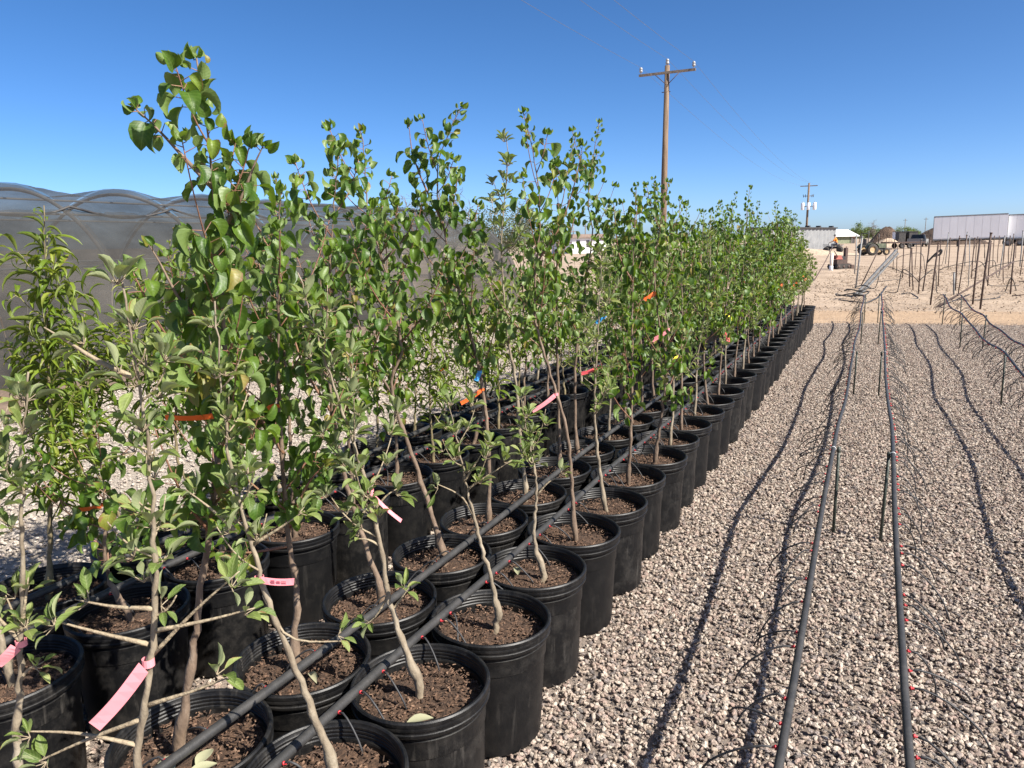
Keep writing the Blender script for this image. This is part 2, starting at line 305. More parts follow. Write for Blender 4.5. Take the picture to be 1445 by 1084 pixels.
M['hood_red'] = noisy('red_hood', two((.22, .05, .035), (.34, .09, .055)), 6, .7, .1)
M['tractor_green'] = noisy('faded_green_paint', two((.07, .085, .05), (.13, .14, .09)), 5, .6, .15)
M['rim_yellow'] = noisy('tan_wheel_rim', two((.38, .26, .13), (.50, .36, .20)), 6, .6, .1)
M['shirt'] = noisy('orange_shirt', two((.85, .26, .03), (.95, .33, .05)), 30, .9, .2)
M['skin'] = noisy('skin', two((.33, .19, .13), (.38, .22, .15)), 20, .6, 0)
M['jeans'] = noisy('grey_jeans', two((.10, .11, .13), (.16, .17, .19)), 30, .9, .2)
M['cap'] = noisy('dark_cap', two((.03, .03, .035), (.05, .05, .05)), 30, .9, .1)
M['wire'] = ribbon_mat('power_wire', (.10, .10, .105))

# shade cloth: a woven dark mesh one can partly see through
def cloth_mat(name, col, open_, trans=.35):
    m, nt, nd, lk, b = new_mat(name); co = coords(nt, nd, lk, False)
    n = nd.new('ShaderNodeTexNoise'); n.inputs['Scale'].default_value = 1.1; n.inputs['Detail'].default_value = 5; n.inputs['Roughness'].default_value = .6
    mp = nd.new('ShaderNodeMapping'); mp.inputs['Scale'].default_value = (1, .8, 1.6); mp.inputs['Rotation'].default_value = (R(35), 0, 0); lk.new(co, mp.inputs[0]); lk.new(mp.outputs[0], n.inputs['Vector'])
    r = ramp(nd, two(tuple(c * .6 for c in col), tuple(c * 1.7 for c in col))); lk.new(n.outputs['Fac'], r.inputs[0])  # light and dark of the wrinkles put into the colour as slanted streaks
    lk.new(r.outputs[0], b.inputs['Base Color']); b.inputs['Roughness'].default_value = .75
    tl = nd.new('ShaderNodeBsdfTranslucent'); tl.inputs['Color'].default_value = (*[c * 1.5 for c in col], 1)
    m1 = nd.new('ShaderNodeMixShader'); m1.inputs[0].default_value = trans; lk.new(b.outputs[0], m1.inputs[1]); lk.new(tl.outputs[0], m1.inputs[2])
    tr = nd.new('ShaderNodeBsdfTransparent'); m2 = nd.new('ShaderNodeMixShader')
    mr = nd.new('ShaderNodeMapRange'); mr.inputs['From Min'].default_value = .3; mr.inputs['From Max'].default_value = .7; mr.inputs['To Min'].default_value = open_ - .1; mr.inputs['To Max'].default_value = open_ + .1
    lk.new(n.outputs['Fac'], mr.inputs['Value']); lk.new(mr.outputs[0], m2.inputs[0]); lk.new(m1.outputs[0], m2.inputs[1]); lk.new(tr.outputs[0], m2.inputs[2])
    lk.new(m2.outputs[0], nd['Material Output'].inputs['Surface']); return m
M['cloth'] = cloth_mat('side_shade_cloth', (.034, .033, .030), .22, .22)
M['cloth_top'] = cloth_mat('roof_shade_cloth', (.04, .04, .039), .38, .22)

# ------------------------------------------------------------------ ground
def sheet(name, pts, z, mat):
    me = bpy.data.meshes.new(name); me.from_pydata([(p[0], p[1], z) for p in pts], [], [tuple(range(len(pts)))]); me.materials.append(mat); me.update()
    return tag(link(name, me), kind='structure')
sheet('ground', [(-3000, -300), (3000, -300), (3000, 4000), (-3000, 4000)], -.012, M['dirt'])
GE = lambda x: 15.3 + (x + .83) * .193          # far edge of the gravel bed
sheet('gravel_bed', [(-3.3, -1.5), (5, -1.5), (5, GE(5)), (-3.3, GE(-3.3))], -.004, M['bed'])
sheet('pale_gravel_yard', [(-8.3, -1.5), (-3.3, -1.5), (-3.3, 17), (-8.3, 17)], -.008, M['fines'])
# packed lane just past the gravel: an undulating sheet with shallow wheel ruts
mb = MB(); nx, ny = 60, 26; vv = []
for j in range(ny + 1):
    for i in range(nx + 1):
        x = -3.2 + 18 * i / nx; y0 = GE(x) - .02; y = y0 + 2.9 * j / ny
        z = .022 * math.sin(j * 1.35 + .3 * math.sin(x * .9)) * math.sin(math.pi * j / ny) + .016 * math.sin(x * 1.7 + j) * math.sin(math.pi * j / ny)
        vv.append((x, y, -.006 + max(0, .02 * math.sin(math.pi * j / ny)) + z * .8))
mb.add(vv, [(j*(nx+1)+i, j*(nx+1)+i+1, (j+1)*(nx+1)+i+1, (j+1)*(nx+1)+i) for j in range(ny) for i in range(nx)], True)
tag(mb.build('dirt_lane', M['lane']), kind='structure')

# trampled, uneven dirt under the stakes
mb = MB(); nx, ny = 130, 130; vv = []; ph = rng.uniform(0, 6, 8)
for j in range(ny + 1):
    for i in range(nx + 1):
        x = -2.6 + 26 * i / nx; y = GE(x) + 2.8 + 30 * (j / ny) ** 1.5
        edge = min(1, j / 6, (ny - j) / 10, i / 5, (nx - i) / 8)
        z = .014 * math.sin(x * 2.9 + y * 1.1 + ph[0]) * math.sin(y * 2.3 - x * .8 + ph[1]) + .012 * math.sin(x * 6.1 + ph[2] + .8 * math.sin(y * 1.7)) * math.sin(y * 4.7 + ph[3]) + rng.normal() * .007
        vv.append((x, y, -.016 + edge * (.016 + z)))
mb.add(vv, [(j*(nx+1)+i, j*(nx+1)+i+1, (j+1)*(nx+1)+i+1, (j+1)*(nx+1)+i) for j in range(ny) for i in range(nx)], True)
tag(mb.build('dirt_field', M['dirt']), kind='structure')

# gravel stones, strewn as instances of a few stone shapes
def ico(sub):
    t = (1 + 5 ** .5) / 2
    v = [unit(p) for p in [(-1, t, 0), (1, t, 0), (-1, -t, 0), (1, -t, 0), (0, -1, t), (0, 1, t), (0, -1, -t), (0, 1, -t), (t, 0, -1), (t, 0, 1), (-t, 0, -1), (-t, 0, 1)]]
    f = [(0,11,5),(0,5,1),(0,1,7),(0,7,10),(0,10,11),(1,5,9),(5,11,4),(11,10,2),(10,7,6),(7,1,8),(3,9,4),(3,4,2),(3,2,6),(3,6,8),(3,8,9),(4,9,5),(2,4,11),(6,2,10),(8,6,7),(9,8,1)]
    for _ in range(sub):
        c = {}; g = []
        def mid(a, b):
            k = (min(a, b), max(a, b))
            if k not in c: c[k] = len(v); v.append(unit(v[a] + v[b]))
            return c[k]
        for a, b, d in f:
            x, y, z = mid(a, b), mid(b, d), mid(d, a); g += [(a, x, z), (b, y, x), (d, z, y), (x, y, z)]
        f = g
    return np.array(v), f
def stone_collection(name, mat, count=14):
    import bmesh
    c = bpy.data.collections.new(name)
    for i in range(count):
        bm = bmesh.new(); P = rng.normal(size=(22, 3)); P /= np.linalg.norm(P, axis=1)[:, None]; P *= rng.uniform(.75, 1.05, (22, 1)); P *= np.array([1.1, rng.uniform(.62, .95), rng.uniform(.42, .72)])
        for p in P: bm.verts.new(p)
        r_ = bmesh.ops.convex_hull(bm, input=bm.verts); bmesh.ops.delete(bm, geom=[v for v in bm.verts if not v.link_faces], context='VERTS')
        bmesh.ops.bevel(bm, geom=list(bm.edges), offset=.09, segments=1, affect='EDGES', profile=.5)
        me = bpy.data.meshes.new('stone'); bm.to_mesh(me); bm.free(); me.materials.append(mat); me.update(); c.objects.link(bpy.data.objects.new('stone', me))
    return c
def strew(name, polys, coll, density, smin, smax, seed, zlift, label, cat):
    me = bpy.data.meshes.new(name); v = []; f = []
    for p in polys: f.append(tuple(range(len(v), len(v) + len(p)))); v += [(x, y, zlift) for x, y in p]
    me.from_pydata(v, [], f); me.update(); o = link(name, me); tag(o, label, cat, kind='stuff')
    ng = bpy.data.node_groups.new(name + '_nodes', 'GeometryNodeTree')
    ng.interface.new_socket('Geometry', in_out='INPUT', socket_type='NodeSocketGeometry'); ng.interface.new_socket('Geometry', in_out='OUTPUT', socket_type='NodeSocketGeometry')
    N = ng.nodes; L = ng.links; gi = N.new('NodeGroupInput'); go = N.new('NodeGroupOutput')
    dp = N.new('GeometryNodeDistributePointsOnFaces'); dp.inputs['Density'].default_value = density; dp.inputs['Seed'].default_value = seed
    ci = N.new('GeometryNodeCollectionInfo'); ci.inputs['Collection'].default_value = coll; ci.inputs['Separate Children'].default_value = True; ci.inputs['Reset Children'].default_value = True
    io = N.new('GeometryNodeInstanceOnPoints'); io.inputs['Pick Instance'].default_value = True
    rv = N.new('FunctionNodeRandomValue'); rv.data_type = 'FLOAT_VECTOR'; rv.inputs[0].default_value = (-.5, -.5, 0); rv.inputs[1].default_value = (.5, .5, 6.283)
    rs = N.new('FunctionNodeRandomValue'); rs.data_type = 'FLOAT'; rs.inputs[2].default_value = 0; rs.inputs[3].default_value = 1; rs.inputs['Seed'].default_value = 3
    pw = N.new('ShaderNodeMath'); pw.operation = 'POWER'; pw.inputs[1].default_value = 1.7; mr = N.new('ShaderNodeMapRange'); mr.inputs['To Min'].default_value = smin; mr.inputs['To Max'].default_value = smax
    rz = N.new('FunctionNodeRandomValue'); rz.data_type = 'FLOAT_VECTOR'; rz.inputs[0].default_value = (0, 0, 0); rz.inputs[1].default_value = (0, 0, smax * .8); rz.inputs['Seed'].default_value = 9
    sp_ = N.new('GeometryNodeSetPosition')
    L.new(gi.outputs[0], dp.inputs['Mesh']); L.new(dp.outputs['Points'], sp_.inputs['Geometry']); L.new(rz.outputs[0], sp_.inputs['Offset']); L.new(sp_.outputs[0], io.inputs['Points'])
    L.new(ci.outputs[0], io.inputs['Instance']); L.new(rv.outputs[0], io.inputs['Rotation'])
    L.new(rs.outputs[1], pw.inputs[0]); L.new(pw.outputs[0], mr.inputs['Value']); L.new(mr.outputs[0], io.inputs['Scale']); L.new(io.outputs[0], go.inputs[0])
    md = o.modifiers.new('strew', 'NODES'); md.node_group = ng; return o
stones = stone_collection('stones', M['pebble']); stones_pale = stone_collection('pale_stones', M['pebble_pale'])
strew('gravel', [[(-.95, 1.0), (1.3, .6), (3.0, 3.0), (3.0, 7.0), (-.95, 7.0)]], stones, 5600, .0045, .0162, 1, .001, 'tan and grey crushed gravel beside the pots, near part', 'gravel')
strew('gravel', [[(-.95, 7.0), (3.8, 7.0), (3.8, GE(3.8)), (-.95, GE(-.95))]], stones, 4300, .0055, .016, 2, .001, 'tan and grey crushed gravel reaching back to the dirt lane', 'gravel')
strew('gravel', [[(-3.3, .4), (-.95, .4), (-.95, 15.2), (-3.3, 14.8)]], stones, 2600, .006, .0158, 3, .001, 'pale gravel showing between the black pots', 'gravel')
strew('gravel', [[(-8.2, 1.5), (-3.3, .6), (-3.3, 16.5), (-8.2, 16.5)]], stones_pale, 900, .007, .018, 4, -.004, 'whitish gravel yard between pots and shade house', 'gravel')
clods = stone_collection('clods', noisy('clod', two((.20, .145, .10), (.42, .33, .24)), .3, .95, 0), 5)
strew('dirt_clods', [[(-2.5, 17.3), (3.0, 18.2), (16, 23), (20, 45), (-1, 45)]], clods, 40, .006, .036, 5, -.004, 'scattered brown clods and mulch bits on the bare dirt', 'dirt')
strew('gravel', [[(-.77, GE(-.77) + .2), (3.8, GE(3.8) + .2), (3.8, GE(3.8) + 1.3), (-.77, GE(-.77) + 1.3)]], stones, 90, .005, .013, 16, .004, 'few stones scattered over the packed lane', 'gravel')
strew('gravel', [[(-.77, GE(-.77) - .05), (3.8, GE(3.8) - .05), (3.8, GE(3.8) + .35), (-.77, GE(-.77) + .32)]], stones, 700, .005, .014, 6, -.004, 'loose stones strayed from the gravel onto the lane edge', 'gravel')

sticks = bpy.data.collections.new('sticks')
for i in range(6):
    pts = [np.array([0, 0, .15])]; dirv = np.array([1., 0, 0])
    for _ in range(5): dirv = unit(dirv + rng.normal(size=3) * np.array([.25, .35, .12])); pts.append(pts[-1] + dirv * .8)
    sticks.objects.link(bpy.data.objects.new('stick', MB().tube(np.array(pts) - pts[3], .11, 4).mesh('stick', M['rusty'])))
strew('dry_twigs', [[(-1.5, 17.9), (3.0, 18.4), (14, 22), (20, 40), (0, 40)]], sticks, 2.2, .015, .07, 8, .0, 'thin dry twigs and scraps littering the bare dirt', 'twigs')
# soil bank along the foot of the shade house
mb = MB(); vv = []; ys = np.linspace(.5, 17, 60)
for j, y in enumerate(ys):
    for i, s in enumerate(np.linspace(0, 1, 7)):
        vv.append((-9.2 + 1.35 * s + .12 * math.sin(y * 1.9 + i), y, -.02 + .16 * math.sin(math.pi * s) * (.8 + .3 * math.sin(y * 2.3 + s * 4) + .1 * rng.normal())))
mb.add(vv, [(j*7+i, j*7+i+1, (j+1)*7+i+1, (j+1)*7+i) for j in range(59) for i in range(6)], True)
tag(mb.build('soil_bank', M['berm']), kind='structure')

# ------------------------------------------------------------------ shade house (hoop tunnel along Y)
SHX, SHW, SHH = -11.3, 2.6, 2.55
sh = empty('shade_house', (SHX, 0, 0), 0, 'long hoop shade house covered in grey cloth behind the potted trees', 'shade house')
hoop_y = [1.6 + 1.68 * i for i in range(11)]
def hoop_pt(a, y, sc=1.): return np.array([SHW * sc * math.cos(a), y, SHH * sc * math.sin(a) ** .92 if math.sin(a) > 0 else 0])
for y in hoop_y:
    MB().tube([hoop_pt(a, y, .985) for a in np.linspace(0, math.pi, 37)], .026, 8).build('hoop', M['steel'], sh)
for a in (R(35), R(62), R(90), R(118), R(145)):
    MB().tube([hoop_pt(a, hoop_y[0], .935), hoop_pt(a, hoop_y[-1], .935)], .016, 6).build('purlin', M['steel'], sh)
SPLIT = R(57)
for i in range(len(hoop_y) - 1):
    y0, y1 = hoop_y[i], hoop_y[i + 1]
    for nm, a0, a1, mt in (('cloth_panel', .0, SPLIT, 'cloth'), ('roof_panel', SPLIT, math.pi - SPLIT, 'cloth_top'), ('cloth_panel', math.pi - SPLIT, math.pi, 'cloth')):
        if nm == 'roof_panel' and i == len(hoop_y) - 2: continue
        nu, nv = 26, 26; vv = []
        for u in range(nu + 1):
            t = u / nu
            for v in range(nv + 1):
                a = a0 + (a1 - a0) * v / nv
                sag = 1.012 - .034 * math.sin(math.pi * t) * (math.sin(a) ** 1.5) - .010 * math.sin(2 * math.pi * t + a * 5 + i) - .006 * math.sin(9 * t + 14 * a + i * 2) * math.sin(math.pi * t) - .007 * abs(math.sin(5 * (t + a * .9) + i * 1.7)) * math.sin(math.pi * t) + rng.normal() * .0012
                p = hoop_pt(a, y0 + (y1 - y0) * t, sag); vv.append(p)
        MB().add(vv, [(u*(nv+1)+v, (u+1)*(nv+1)+v, (u+1)*(nv+1)+v+1, u*(nv+1)+v+1) for u in range(nu) for v in range(nv)], True).build(nm, M[mt], sh)
rp = []
for i in range(len(hoop_y) - 1):
    for t in np.linspace(0, 1, 9)[:-1]:
        rp.append(hoop_pt(SPLIT + .02 * math.sin(i * 2.1), hoop_y[i] + (hoop_y[i+1] - hoop_y[i]) * t, 1.022 - .04 * math.sin(math.pi * t)) + np.array([0, 0, .05 * math.sin(2*math.pi*t*.5 + i)* math.sin(math.pi*t)]))
MB().tube(rp, .017, 6).build('rope', M['darkmetal'], sh)

# ------------------------------------------------------------------ power line
P1 = far(935.5, 36.); P2 = far(1137.5, 117.); ldir = unit(P2 - P1); perp = np.array([-ldir[1], ldir[0], 0]); perp = perp if perp @ RT > 0 else -perp
ax1 = unit(np.array([RT[0], RT[1], 0]))
def z_at(P, y): return EYE + (VPY - y) * (P @ FH) / FPX * 1.005
t1 = empty('utility_pole', P1, 0, 'tall brown wooden utility pole with one crossarm above the potted trees', 'utility pole', 'utility poles of the power line')
zt = 9.45
MB().tube([(0, 0, -.3), (0, 0, 4), (.03, .02, zt)], [.16, .145, .11], 14).build('pole', M['wood_pole'], t1)
arm_a = math.atan2(RT[1], RT[0]) - .45
ad = np.array([math.cos(arm_a), math.sin(arm_a), 0])
Mz = Matrix.Rotation(arm_a, 3, 'Z')
arm = MB().box((0 - .1*FH[0], -.1*FH[1], 9.12), (2.62, .085, .105), Mz).build('crossarm', M['crossarm'], t1)
ins_pts = []
for sx in (-1.22, 1.22):
    c = (sx * ad[0] - .1*FH[0], sx * ad[1] - .1*FH[1], 9.185)
    MB().lathe([(.02, 0), (.02, .06), (.075, .08), (.08, .14), (.05, .17), (.075, .19), (.07, .25), (.04, .29), (.0, .30)], 12, c).build('insulator', M['porcelain'], t1); ins_pts.append(np.array(c) + [0, 0, .28])
MB().lathe([(.02, 0), (.02, .04), (.085, .06), (.085, .14), (.05, .17), (.08, .19), (.07, .27), (.0, .30)], 12, (.03, .02, zt)).build('insulator', M['porcelain'], t1); ins_pts.append(np.array([.03, .02, zt + .28]))
for sx in (-.55, .55):
    MB().tube([(sx * ad[0] - .17*FH[0], sx * ad[1] - .17*FH[1], 9.06), (-.17*FH[0], -.17*FH[1], 8.56)], .018, 5).build('brace', M['rusty'], t1)
MB().tube([(-.2*ad[0], -.2*ad[1], 8.3), (.2*ad[0], .2*ad[1], 8.3)], .02, 6).build('bolt', M['rusty'], t1)
t2 = empty('utility_pole', P2, 0, 'distant utility pole carrying white transformer cans above the last potted trees', 'utility pole', 'utility poles of the power line')
z2 = 9.7
MB().tube([(0, 0, -.3), (0, 0, z2)], [.19, .14], 10).build('pole', M['wood_pole'], t2)
MB().box((0, 0, z2 - .45), (2.5, .12, .13), Mz).build('crossarm', M['crossarm'], t2)
for sx in (-.85, -.02, .85):
    tf = MB().lathe([(0, 0), (.24, 0), (.26, .05), (.26, 1.02), (.22, 1.08), (0, 1.1)], 16, (sx * ad[0] - .32*FH[0], sx * ad[1] - .32*FH[1], z2 - 4.05)).build('transformer', M['white'], t2)
    MB().tube([(sx*ad[0] - .32*FH[0], sx*ad[1] - .32*FH[1], z2 - 2.95), (sx*ad[0] - .32*FH[0], sx*ad[1] - .32*FH[1], z2 - 2.7)], .04, 6).build('bushing', M['porcelain'], tf)
MB().box((0, 0, z2 - 3.5), (1.9, .1, .12), Mz).build('bracket', M['steel'], t2)
MB().box((0, 0, z2 - 1.95), (1.5, .08, .09), Mz).build('fuse_arm', M['crossarm'], t2)
for sx in (-.7, -.4, .5, .7):
    MB().tube([(sx*ad[0], sx*ad[1], z2 - 2.15), (sx*ad[0]*1.08, sx*ad[1]*1.08, z2 - 1.7)], .045, 6).build('fuse', M['darkmetal'], t2)
wend = [P2 + np.array([s*ad[0], s*ad[1], z2 - .3]) for s in (-1.15, 1.15)] + [P2 + np.array([0, 0, z2 + .1])]
for i, ip in enumerate(ins_pts):
    a = P1 + ip; e = wend[i]; back = a - (e - a) * .75; back[2] = a[2]
    pts = [a + (back - a) * t + np.array([0, 0, -4 * .9 * t * (1 - t)]) for t in np.linspace(1, 0, 14)] + [a + (e - a) * t + np.array([0, 0, -4 * 1.1 * t * (1 - t)]) for t in np.linspace(0, 1, 20)[1:]]
    MB().tube(pts, .006, 5).build('power_wire', M['wire']); o = bpy.data.objects['power_wire' + ('' if i == 0 else '.%03d' % i)]
    tag(o, ['power wire on the left end of the crossarms', 'power wire on the right end of the crossarms', 'power wire on the pole tops between the two outer wires'][i], 'wire', 'wires of the power line')

# ------------------------------------------------------------------ things in the distance
def face_cam(A, B): d = unit(B - A); n = np.array([d[1], -d[0], 0]); return d, (n if n @ FH > 0 else -n)
def wheel(parent, c, r, w, axis_ang, rim='darkmetal', n=18):
    o = empty_part('wheel', parent, c, axis_ang)
    MB().lathe([(r*.55, -w/2), (r*.9, -w/2), (r, -w*.32), (r, w*.32), (r*.9, w/2), (r*.55, w/2)], n, axis='y').build('tyre', M['tyre'], o)
    MB().lathe([(0, -w*.3), (r*.2, -w*.36), (r*.5, -w*.2), (r*.57, -w*.42), (r*.57, w*.42), (r*.5, w*.2), (r*.2, w*.36), (0, w*.3)], n, axis='y').build('rim', M[rim], o)
    return o
def empty_part(name, parent, loc, rz=0.):
    o = bpy.data.objects.new(name, None); COL.objects.link(o); o.parent = parent; o.location = loc; o.rotation_euler = (0, 0, rz); o.empty_display_size = .05; return o

# box trailers
def box_trailer(A, B, label, legs, wheels, npan=13):
    d, n = face_cam(A, B); L = np.linalg.norm(B - A); ang = math.atan2(d[1], d[0]); sgn = 1 if (-math.sin(ang) * n[0] + math.cos(ang) * n[1]) > 0 else -1
    t = empty('box_trailer', A, ang, label, 'trailer', 'white box trailers parked past the stakes')
    t.location.z = -.2; t.rotation_euler = (0, -.019, ang)
    W_ = 2.55 * sgn; zb, zt_ = 1.12, 4.1
    MB().box((L/2, W_/2, (zb+zt_)/2), (L - .06, 2.49, zt_ - zb)).build('box_body', M['white'], t)
    pw_ = L / npan
    for i in range(npan):
        MB().box((pw_ * (i + .5), -.012 * sgn, (zb+zt_)/2), (pw_ - .02, .03, zt_ - zb - .22)).build('panel', M['white'], t)
    MB().box((L/2, W_/2, zt_ + .03), (L + .06, 2.62, .12)).build('top_rail', M['greypost'], t)
    MB().box((L/2, W_/2, zb - .05), (L + .04, 2.6, .14)).build('bottom_rail', M['greypost'], t)
    for x in (.0, L): MB().box((x, W_/2, (zb+zt_)/2), (.1, 2.6, zt_ - zb - .1)).build('end_frame', M['white' if x else 'greypost'], t)
    MB().box((L/2, W_/2, .93), (L * .96, .9, .16)).build('chassis', M['darkmetal'], t)
    if legs is not None:
        for s in (.35, 2.2): MB().box((legs, s * sgn, .46), (.16, .16, .92)).build('landing_leg', M['darkmetal'], t)
    for x in wheels:
        MB().box((x, W_/2, .6), (.12, 2.3, .14)).build('axle', M['darkmetal'], t)
        for s in (.22, 2.3): wheel(t, (x, s * sgn, .5), .5, .38, 0, 'greypost')
    if wheels: MB().box((wheels[0] - .9, .2*sgn, .62), (.04, .55, .62)).build('mud_flap', M['darkmetal'], t)
TA, TB = far(1317.5, 101.), far(1421, 97.)
box_trailer(TA, TB, 'long white box trailer with grey rails, left one behind the stakes', 2.9, [8.5, 9.75], 9)
box_trailer(far(1422.3, 97.6), far(1530, 93.5), 'white box trailer cut off by the right edge of the photo', None, [1.6, 2.9], 9)

# corrugated shed behind the end of the tree rows
SA, SB = far(1178, 100.), far(1088, 84.)
d, n = face_cam(SB, SA); L = np.linalg.norm(SA - SB); t = empty('metal_shed', SB, math.atan2(d[1], d[0]), 'grey corrugated metal shed past the far end of the pots', 'shed')
sg = 1 if (-d[1] * n[0] + d[0] * n[1]) > 0 else -1
mb = MB(); vv = []; k = 0; x = 0.
nr = int(L / .32)
for i in range(nr + 1):
    x = L * i / nr; off = (-.05 if (i // 2) % 2 else .05) * sg; vv += [(x, off, 0), (x, off, 2.62)]
mb.add(vv, [(2*i, 2*i+2, 2*i+3, 2*i+1) for i in range(nr)]); mb.build('wall', M['container'], t)
MB().box((L/2, 1.4 * sg, 1.3), (L - .1, 2.5, 2.6)).build('wall', M['container'], t)
MB().box((L/2, 1.3 * sg, 2.69), (L + .5, 3.1, .14)).build('roof', M['darkmetal'], t)
for x in (L - 5.2, L - .4, L - 9): MB().box((x, .4*sg, 2.86), (.5, .5, .2)).build('roof_vent', M['darkmetal'], t)
MB().box((L + .02, .0, 1.31), (.16, .16, 2.6)).build('corner_post', M['greypost'], t)

# low white-roofed shelter
HA, HB = far(1172, 160.), far(1209, 164.); d, n = face_cam(HA, HB); L = np.linalg.norm(HB - HA)
t = empty('white_roofed_building', HA, math.atan2(d[1], d[0]), 'low building with a bright white roof left of the far green trees', 'building'); sg = 1 if (-d[1] * n[0] + d[0] * n[1]) > 0 else -1
MB().box((L/2, 2.5*sg, .78), (L - .4, 4.6, 1.56)).build('wall', M['green_wall'], t)
MB().add([(-.3, -.5*sg, 1.5), (L+.3, -.5*sg, 1.5), (L+.3, 2.5*sg, 2.85), (-.3, 2.5*sg, 2.85), (-.3, 5.5*sg, 1.5), (L+.3, 5.5*sg, 1.5), (-.3, -.5*sg, 1.62), (L+.3, -.5*sg, 1.62), (L+.3, 2.5*sg, 2.97), (-.3, 2.5*sg, 2.97), (-.3, 5.5*sg, 1.62), (L+.3, 5.5*sg, 1.62)],
  [(0,1,2,3),(3,2,5,4),(6,9,8,7),(9,10,11,8),(0,6,7,1),(4,5,11,10),(0,3,9,6),(3,4,10,9),(1,7,8,2),(2,8,11,5)]).build('roof', M['white_roof'], t)
MB().box((L - .9, .16*sg, .75), (1.3, .1, 1.5)).build('brick_panel', M['brick'], t)
MB().box((L - .8, .09*sg, .5), (.8, .06, 1.0)).build('doorway', M['darkmetal'], t)
MB().box((L - 1.7, -.1*sg, .76), (.12, .12, 1.5)).build('post', M['greypost'], t)

# small white house far left of the pole, seen in a gap of the foliage
HA, HB = far(806, 96.), far(858, 100.); d, n = face_cam(HA, HB); L = np.linalg.norm(HB - HA)
t = empty('white_house', HA, math.atan2(d[1], d[0]), 'small white house with a brown roof in the gap between the trees', 'house'); sg = 1 if (-d[1] * n[0] + d[0] * n[1]) > 0 else -1
MB().box((L/2, 2*sg, .98), (L - .3, 4, 1.96)).build('wall', M['white'], t)
MB().box((L/2, 2*sg, 2.2), (L + .5, 5, .45), None, 0, .93).build('roof', M['roof_brown'], t)
for x in (1.2, 2.9): MB().box((x, -.01*sg, 1.2), (.55, .08, .9)).build('window', M['darkmetal'], t)
MB().tube([(2.2, 2*sg, 2.3), (2.2, 2*sg, 3.4)], .06, 6).build('vent_pipe', M['greypost'], t)

# mounds
def mound(name, c, rx, ry, h_, mat, label):
    nu, nv = 36, 10; vv = [(0, 0, h_)]; 
    ph = rng.uniform(0, 6, 4)
    for j in range(1, nv + 1):
        s = j / nv
        for i in range(nu):
            a = 2 * math.pi * i / nu; rr = s * (1 + .08 * math.sin(2*a + ph[0]) + .05 * math.sin(5*a + ph[1]))
            z = h_ * (math.cos(math.pi * s) * .5 + .5) ** .85 * (1 + .05 * math.sin(3*a + ph[2] + s*5)) - (.05 if j == nv else 0)
            vv.append((rx * rr * math.cos(a), ry * rr * math.sin(a), z))
    fs = [(0, 1 + i, 1 + (i+1) % nu) for i in range(nu)] + [(1+(j-1)*nu+i, 1+j*nu+i, 1+j*nu+(i+1) % nu, 1+(j-1)*nu+(i+1) % nu) for j in range(1, nv) for i in range(nu)]
    o = MB().add(vv, fs, True).build(name, mat, None, c); return tag(o, label, 'mound')
mound('compost_mound', far(1251, 128.), 3.6, 3.6, 3.0, M['compost'], 'dark brown compost mound behind the tractor')
mound('compost_mound', far(1336, 121.), 6.6, 6, 3.0, M['compost'], 'brown compost heap sloping out from behind the white trailer')
mound('sand_mound', far(1254, 112.), 2.6, 2.2, 1.15, M['sand_pile'], 'low pale sand mound in front of the dark compost mound')
mound('sand_mound', far(1128, 70.), 5.5, 4, .55, M['sand_pile'], 'long low pale dirt rise beside the corrugated shed')

# bins and boxes by the mounds
for i, (px, dist, w_, h_, mt, lb) in enumerate([(1265.5, 117, .75, 2.1, 'white', 'narrow pale bin at the foot of the compost mound'), (1271, 116, 1.0, 2.0, 'darkmetal', 'black bin just right of the pale narrow bin'),
        (1278.5, 117, 1.1, 2.1, 'greypost', 'grey bin between two black bins near the mounds'), (1286.5, 116, 1.3, 2.05, 'darkmetal', 'black bin partly hidden by the right compost heap')]):
    t = empty('storage_bin', far(px, dist), YAW, lb, 'bin', 'bins by the compost mounds')
    MB().box((0, 0, h_/2), (w_, 1.1, h_), None, 0, 1.04).build('bin_body', M[mt], t); MB().box((0, 0, h_ + .03), (w_*1.12, 1.25, .08)).build('rim', M['darkmetal'], t)

# flatbed and pickup
t = empty('flatbed_trailer', far(1251, 92.), YAW + .06, 'low rusty flatbed trailer behind the stakes', 'trailer')
MB().box((2.2, 0, .72), (4.6, 1.9, .16)).build('deck', M['rusty'], t)
for x in (1.6, 2.5):
    for s in (-.85, .85): wheel(t, (x, s, .33), .33, .2, 0)
MB().box((-.5, 0, .62), (.9, .1, .1)).build('drawbar', M['rusty'], t)
def pickup(c, rz, label):
    t = empty('pickup_truck', c, rz, label, 'pickup')
    MB().box((0, 0, .72), (4.9, 1.8, .62)).build('body', M['greypost'], t)
    MB().add([(-.6,-.84,1.03),(1.35,-.84,1.03),(.85,-.7,1.62),(-.45,-.7,1.62),(-.6,.84,1.03),(1.35,.84,1.03),(.85,.7,1.62),(-.45,.7,1.62)], [(0,1,2,3),(5,4,7,6),(3,2,6,7),(1,5,6,2),(4,0,3,7)]).build('cabin', M['darkmetal'], t)
    MB().box((.2, 0, 1.64), (1.25, 1.36, .05)).build('roof', M['greypost'], t)
    MB().box((-1.6, 0, 1.06), (1.7, 1.75, .1)).build('bed_rail', M['greypost'], t)
    for x in (-1.5, 1.55):
        for s in (-.82, .82): wheel(t, (x, s, .36), .36, .24, 0)
pickup(far(1296, 104.), YAW + .9, 'grey pickup truck parked in front of the brown compost heap')

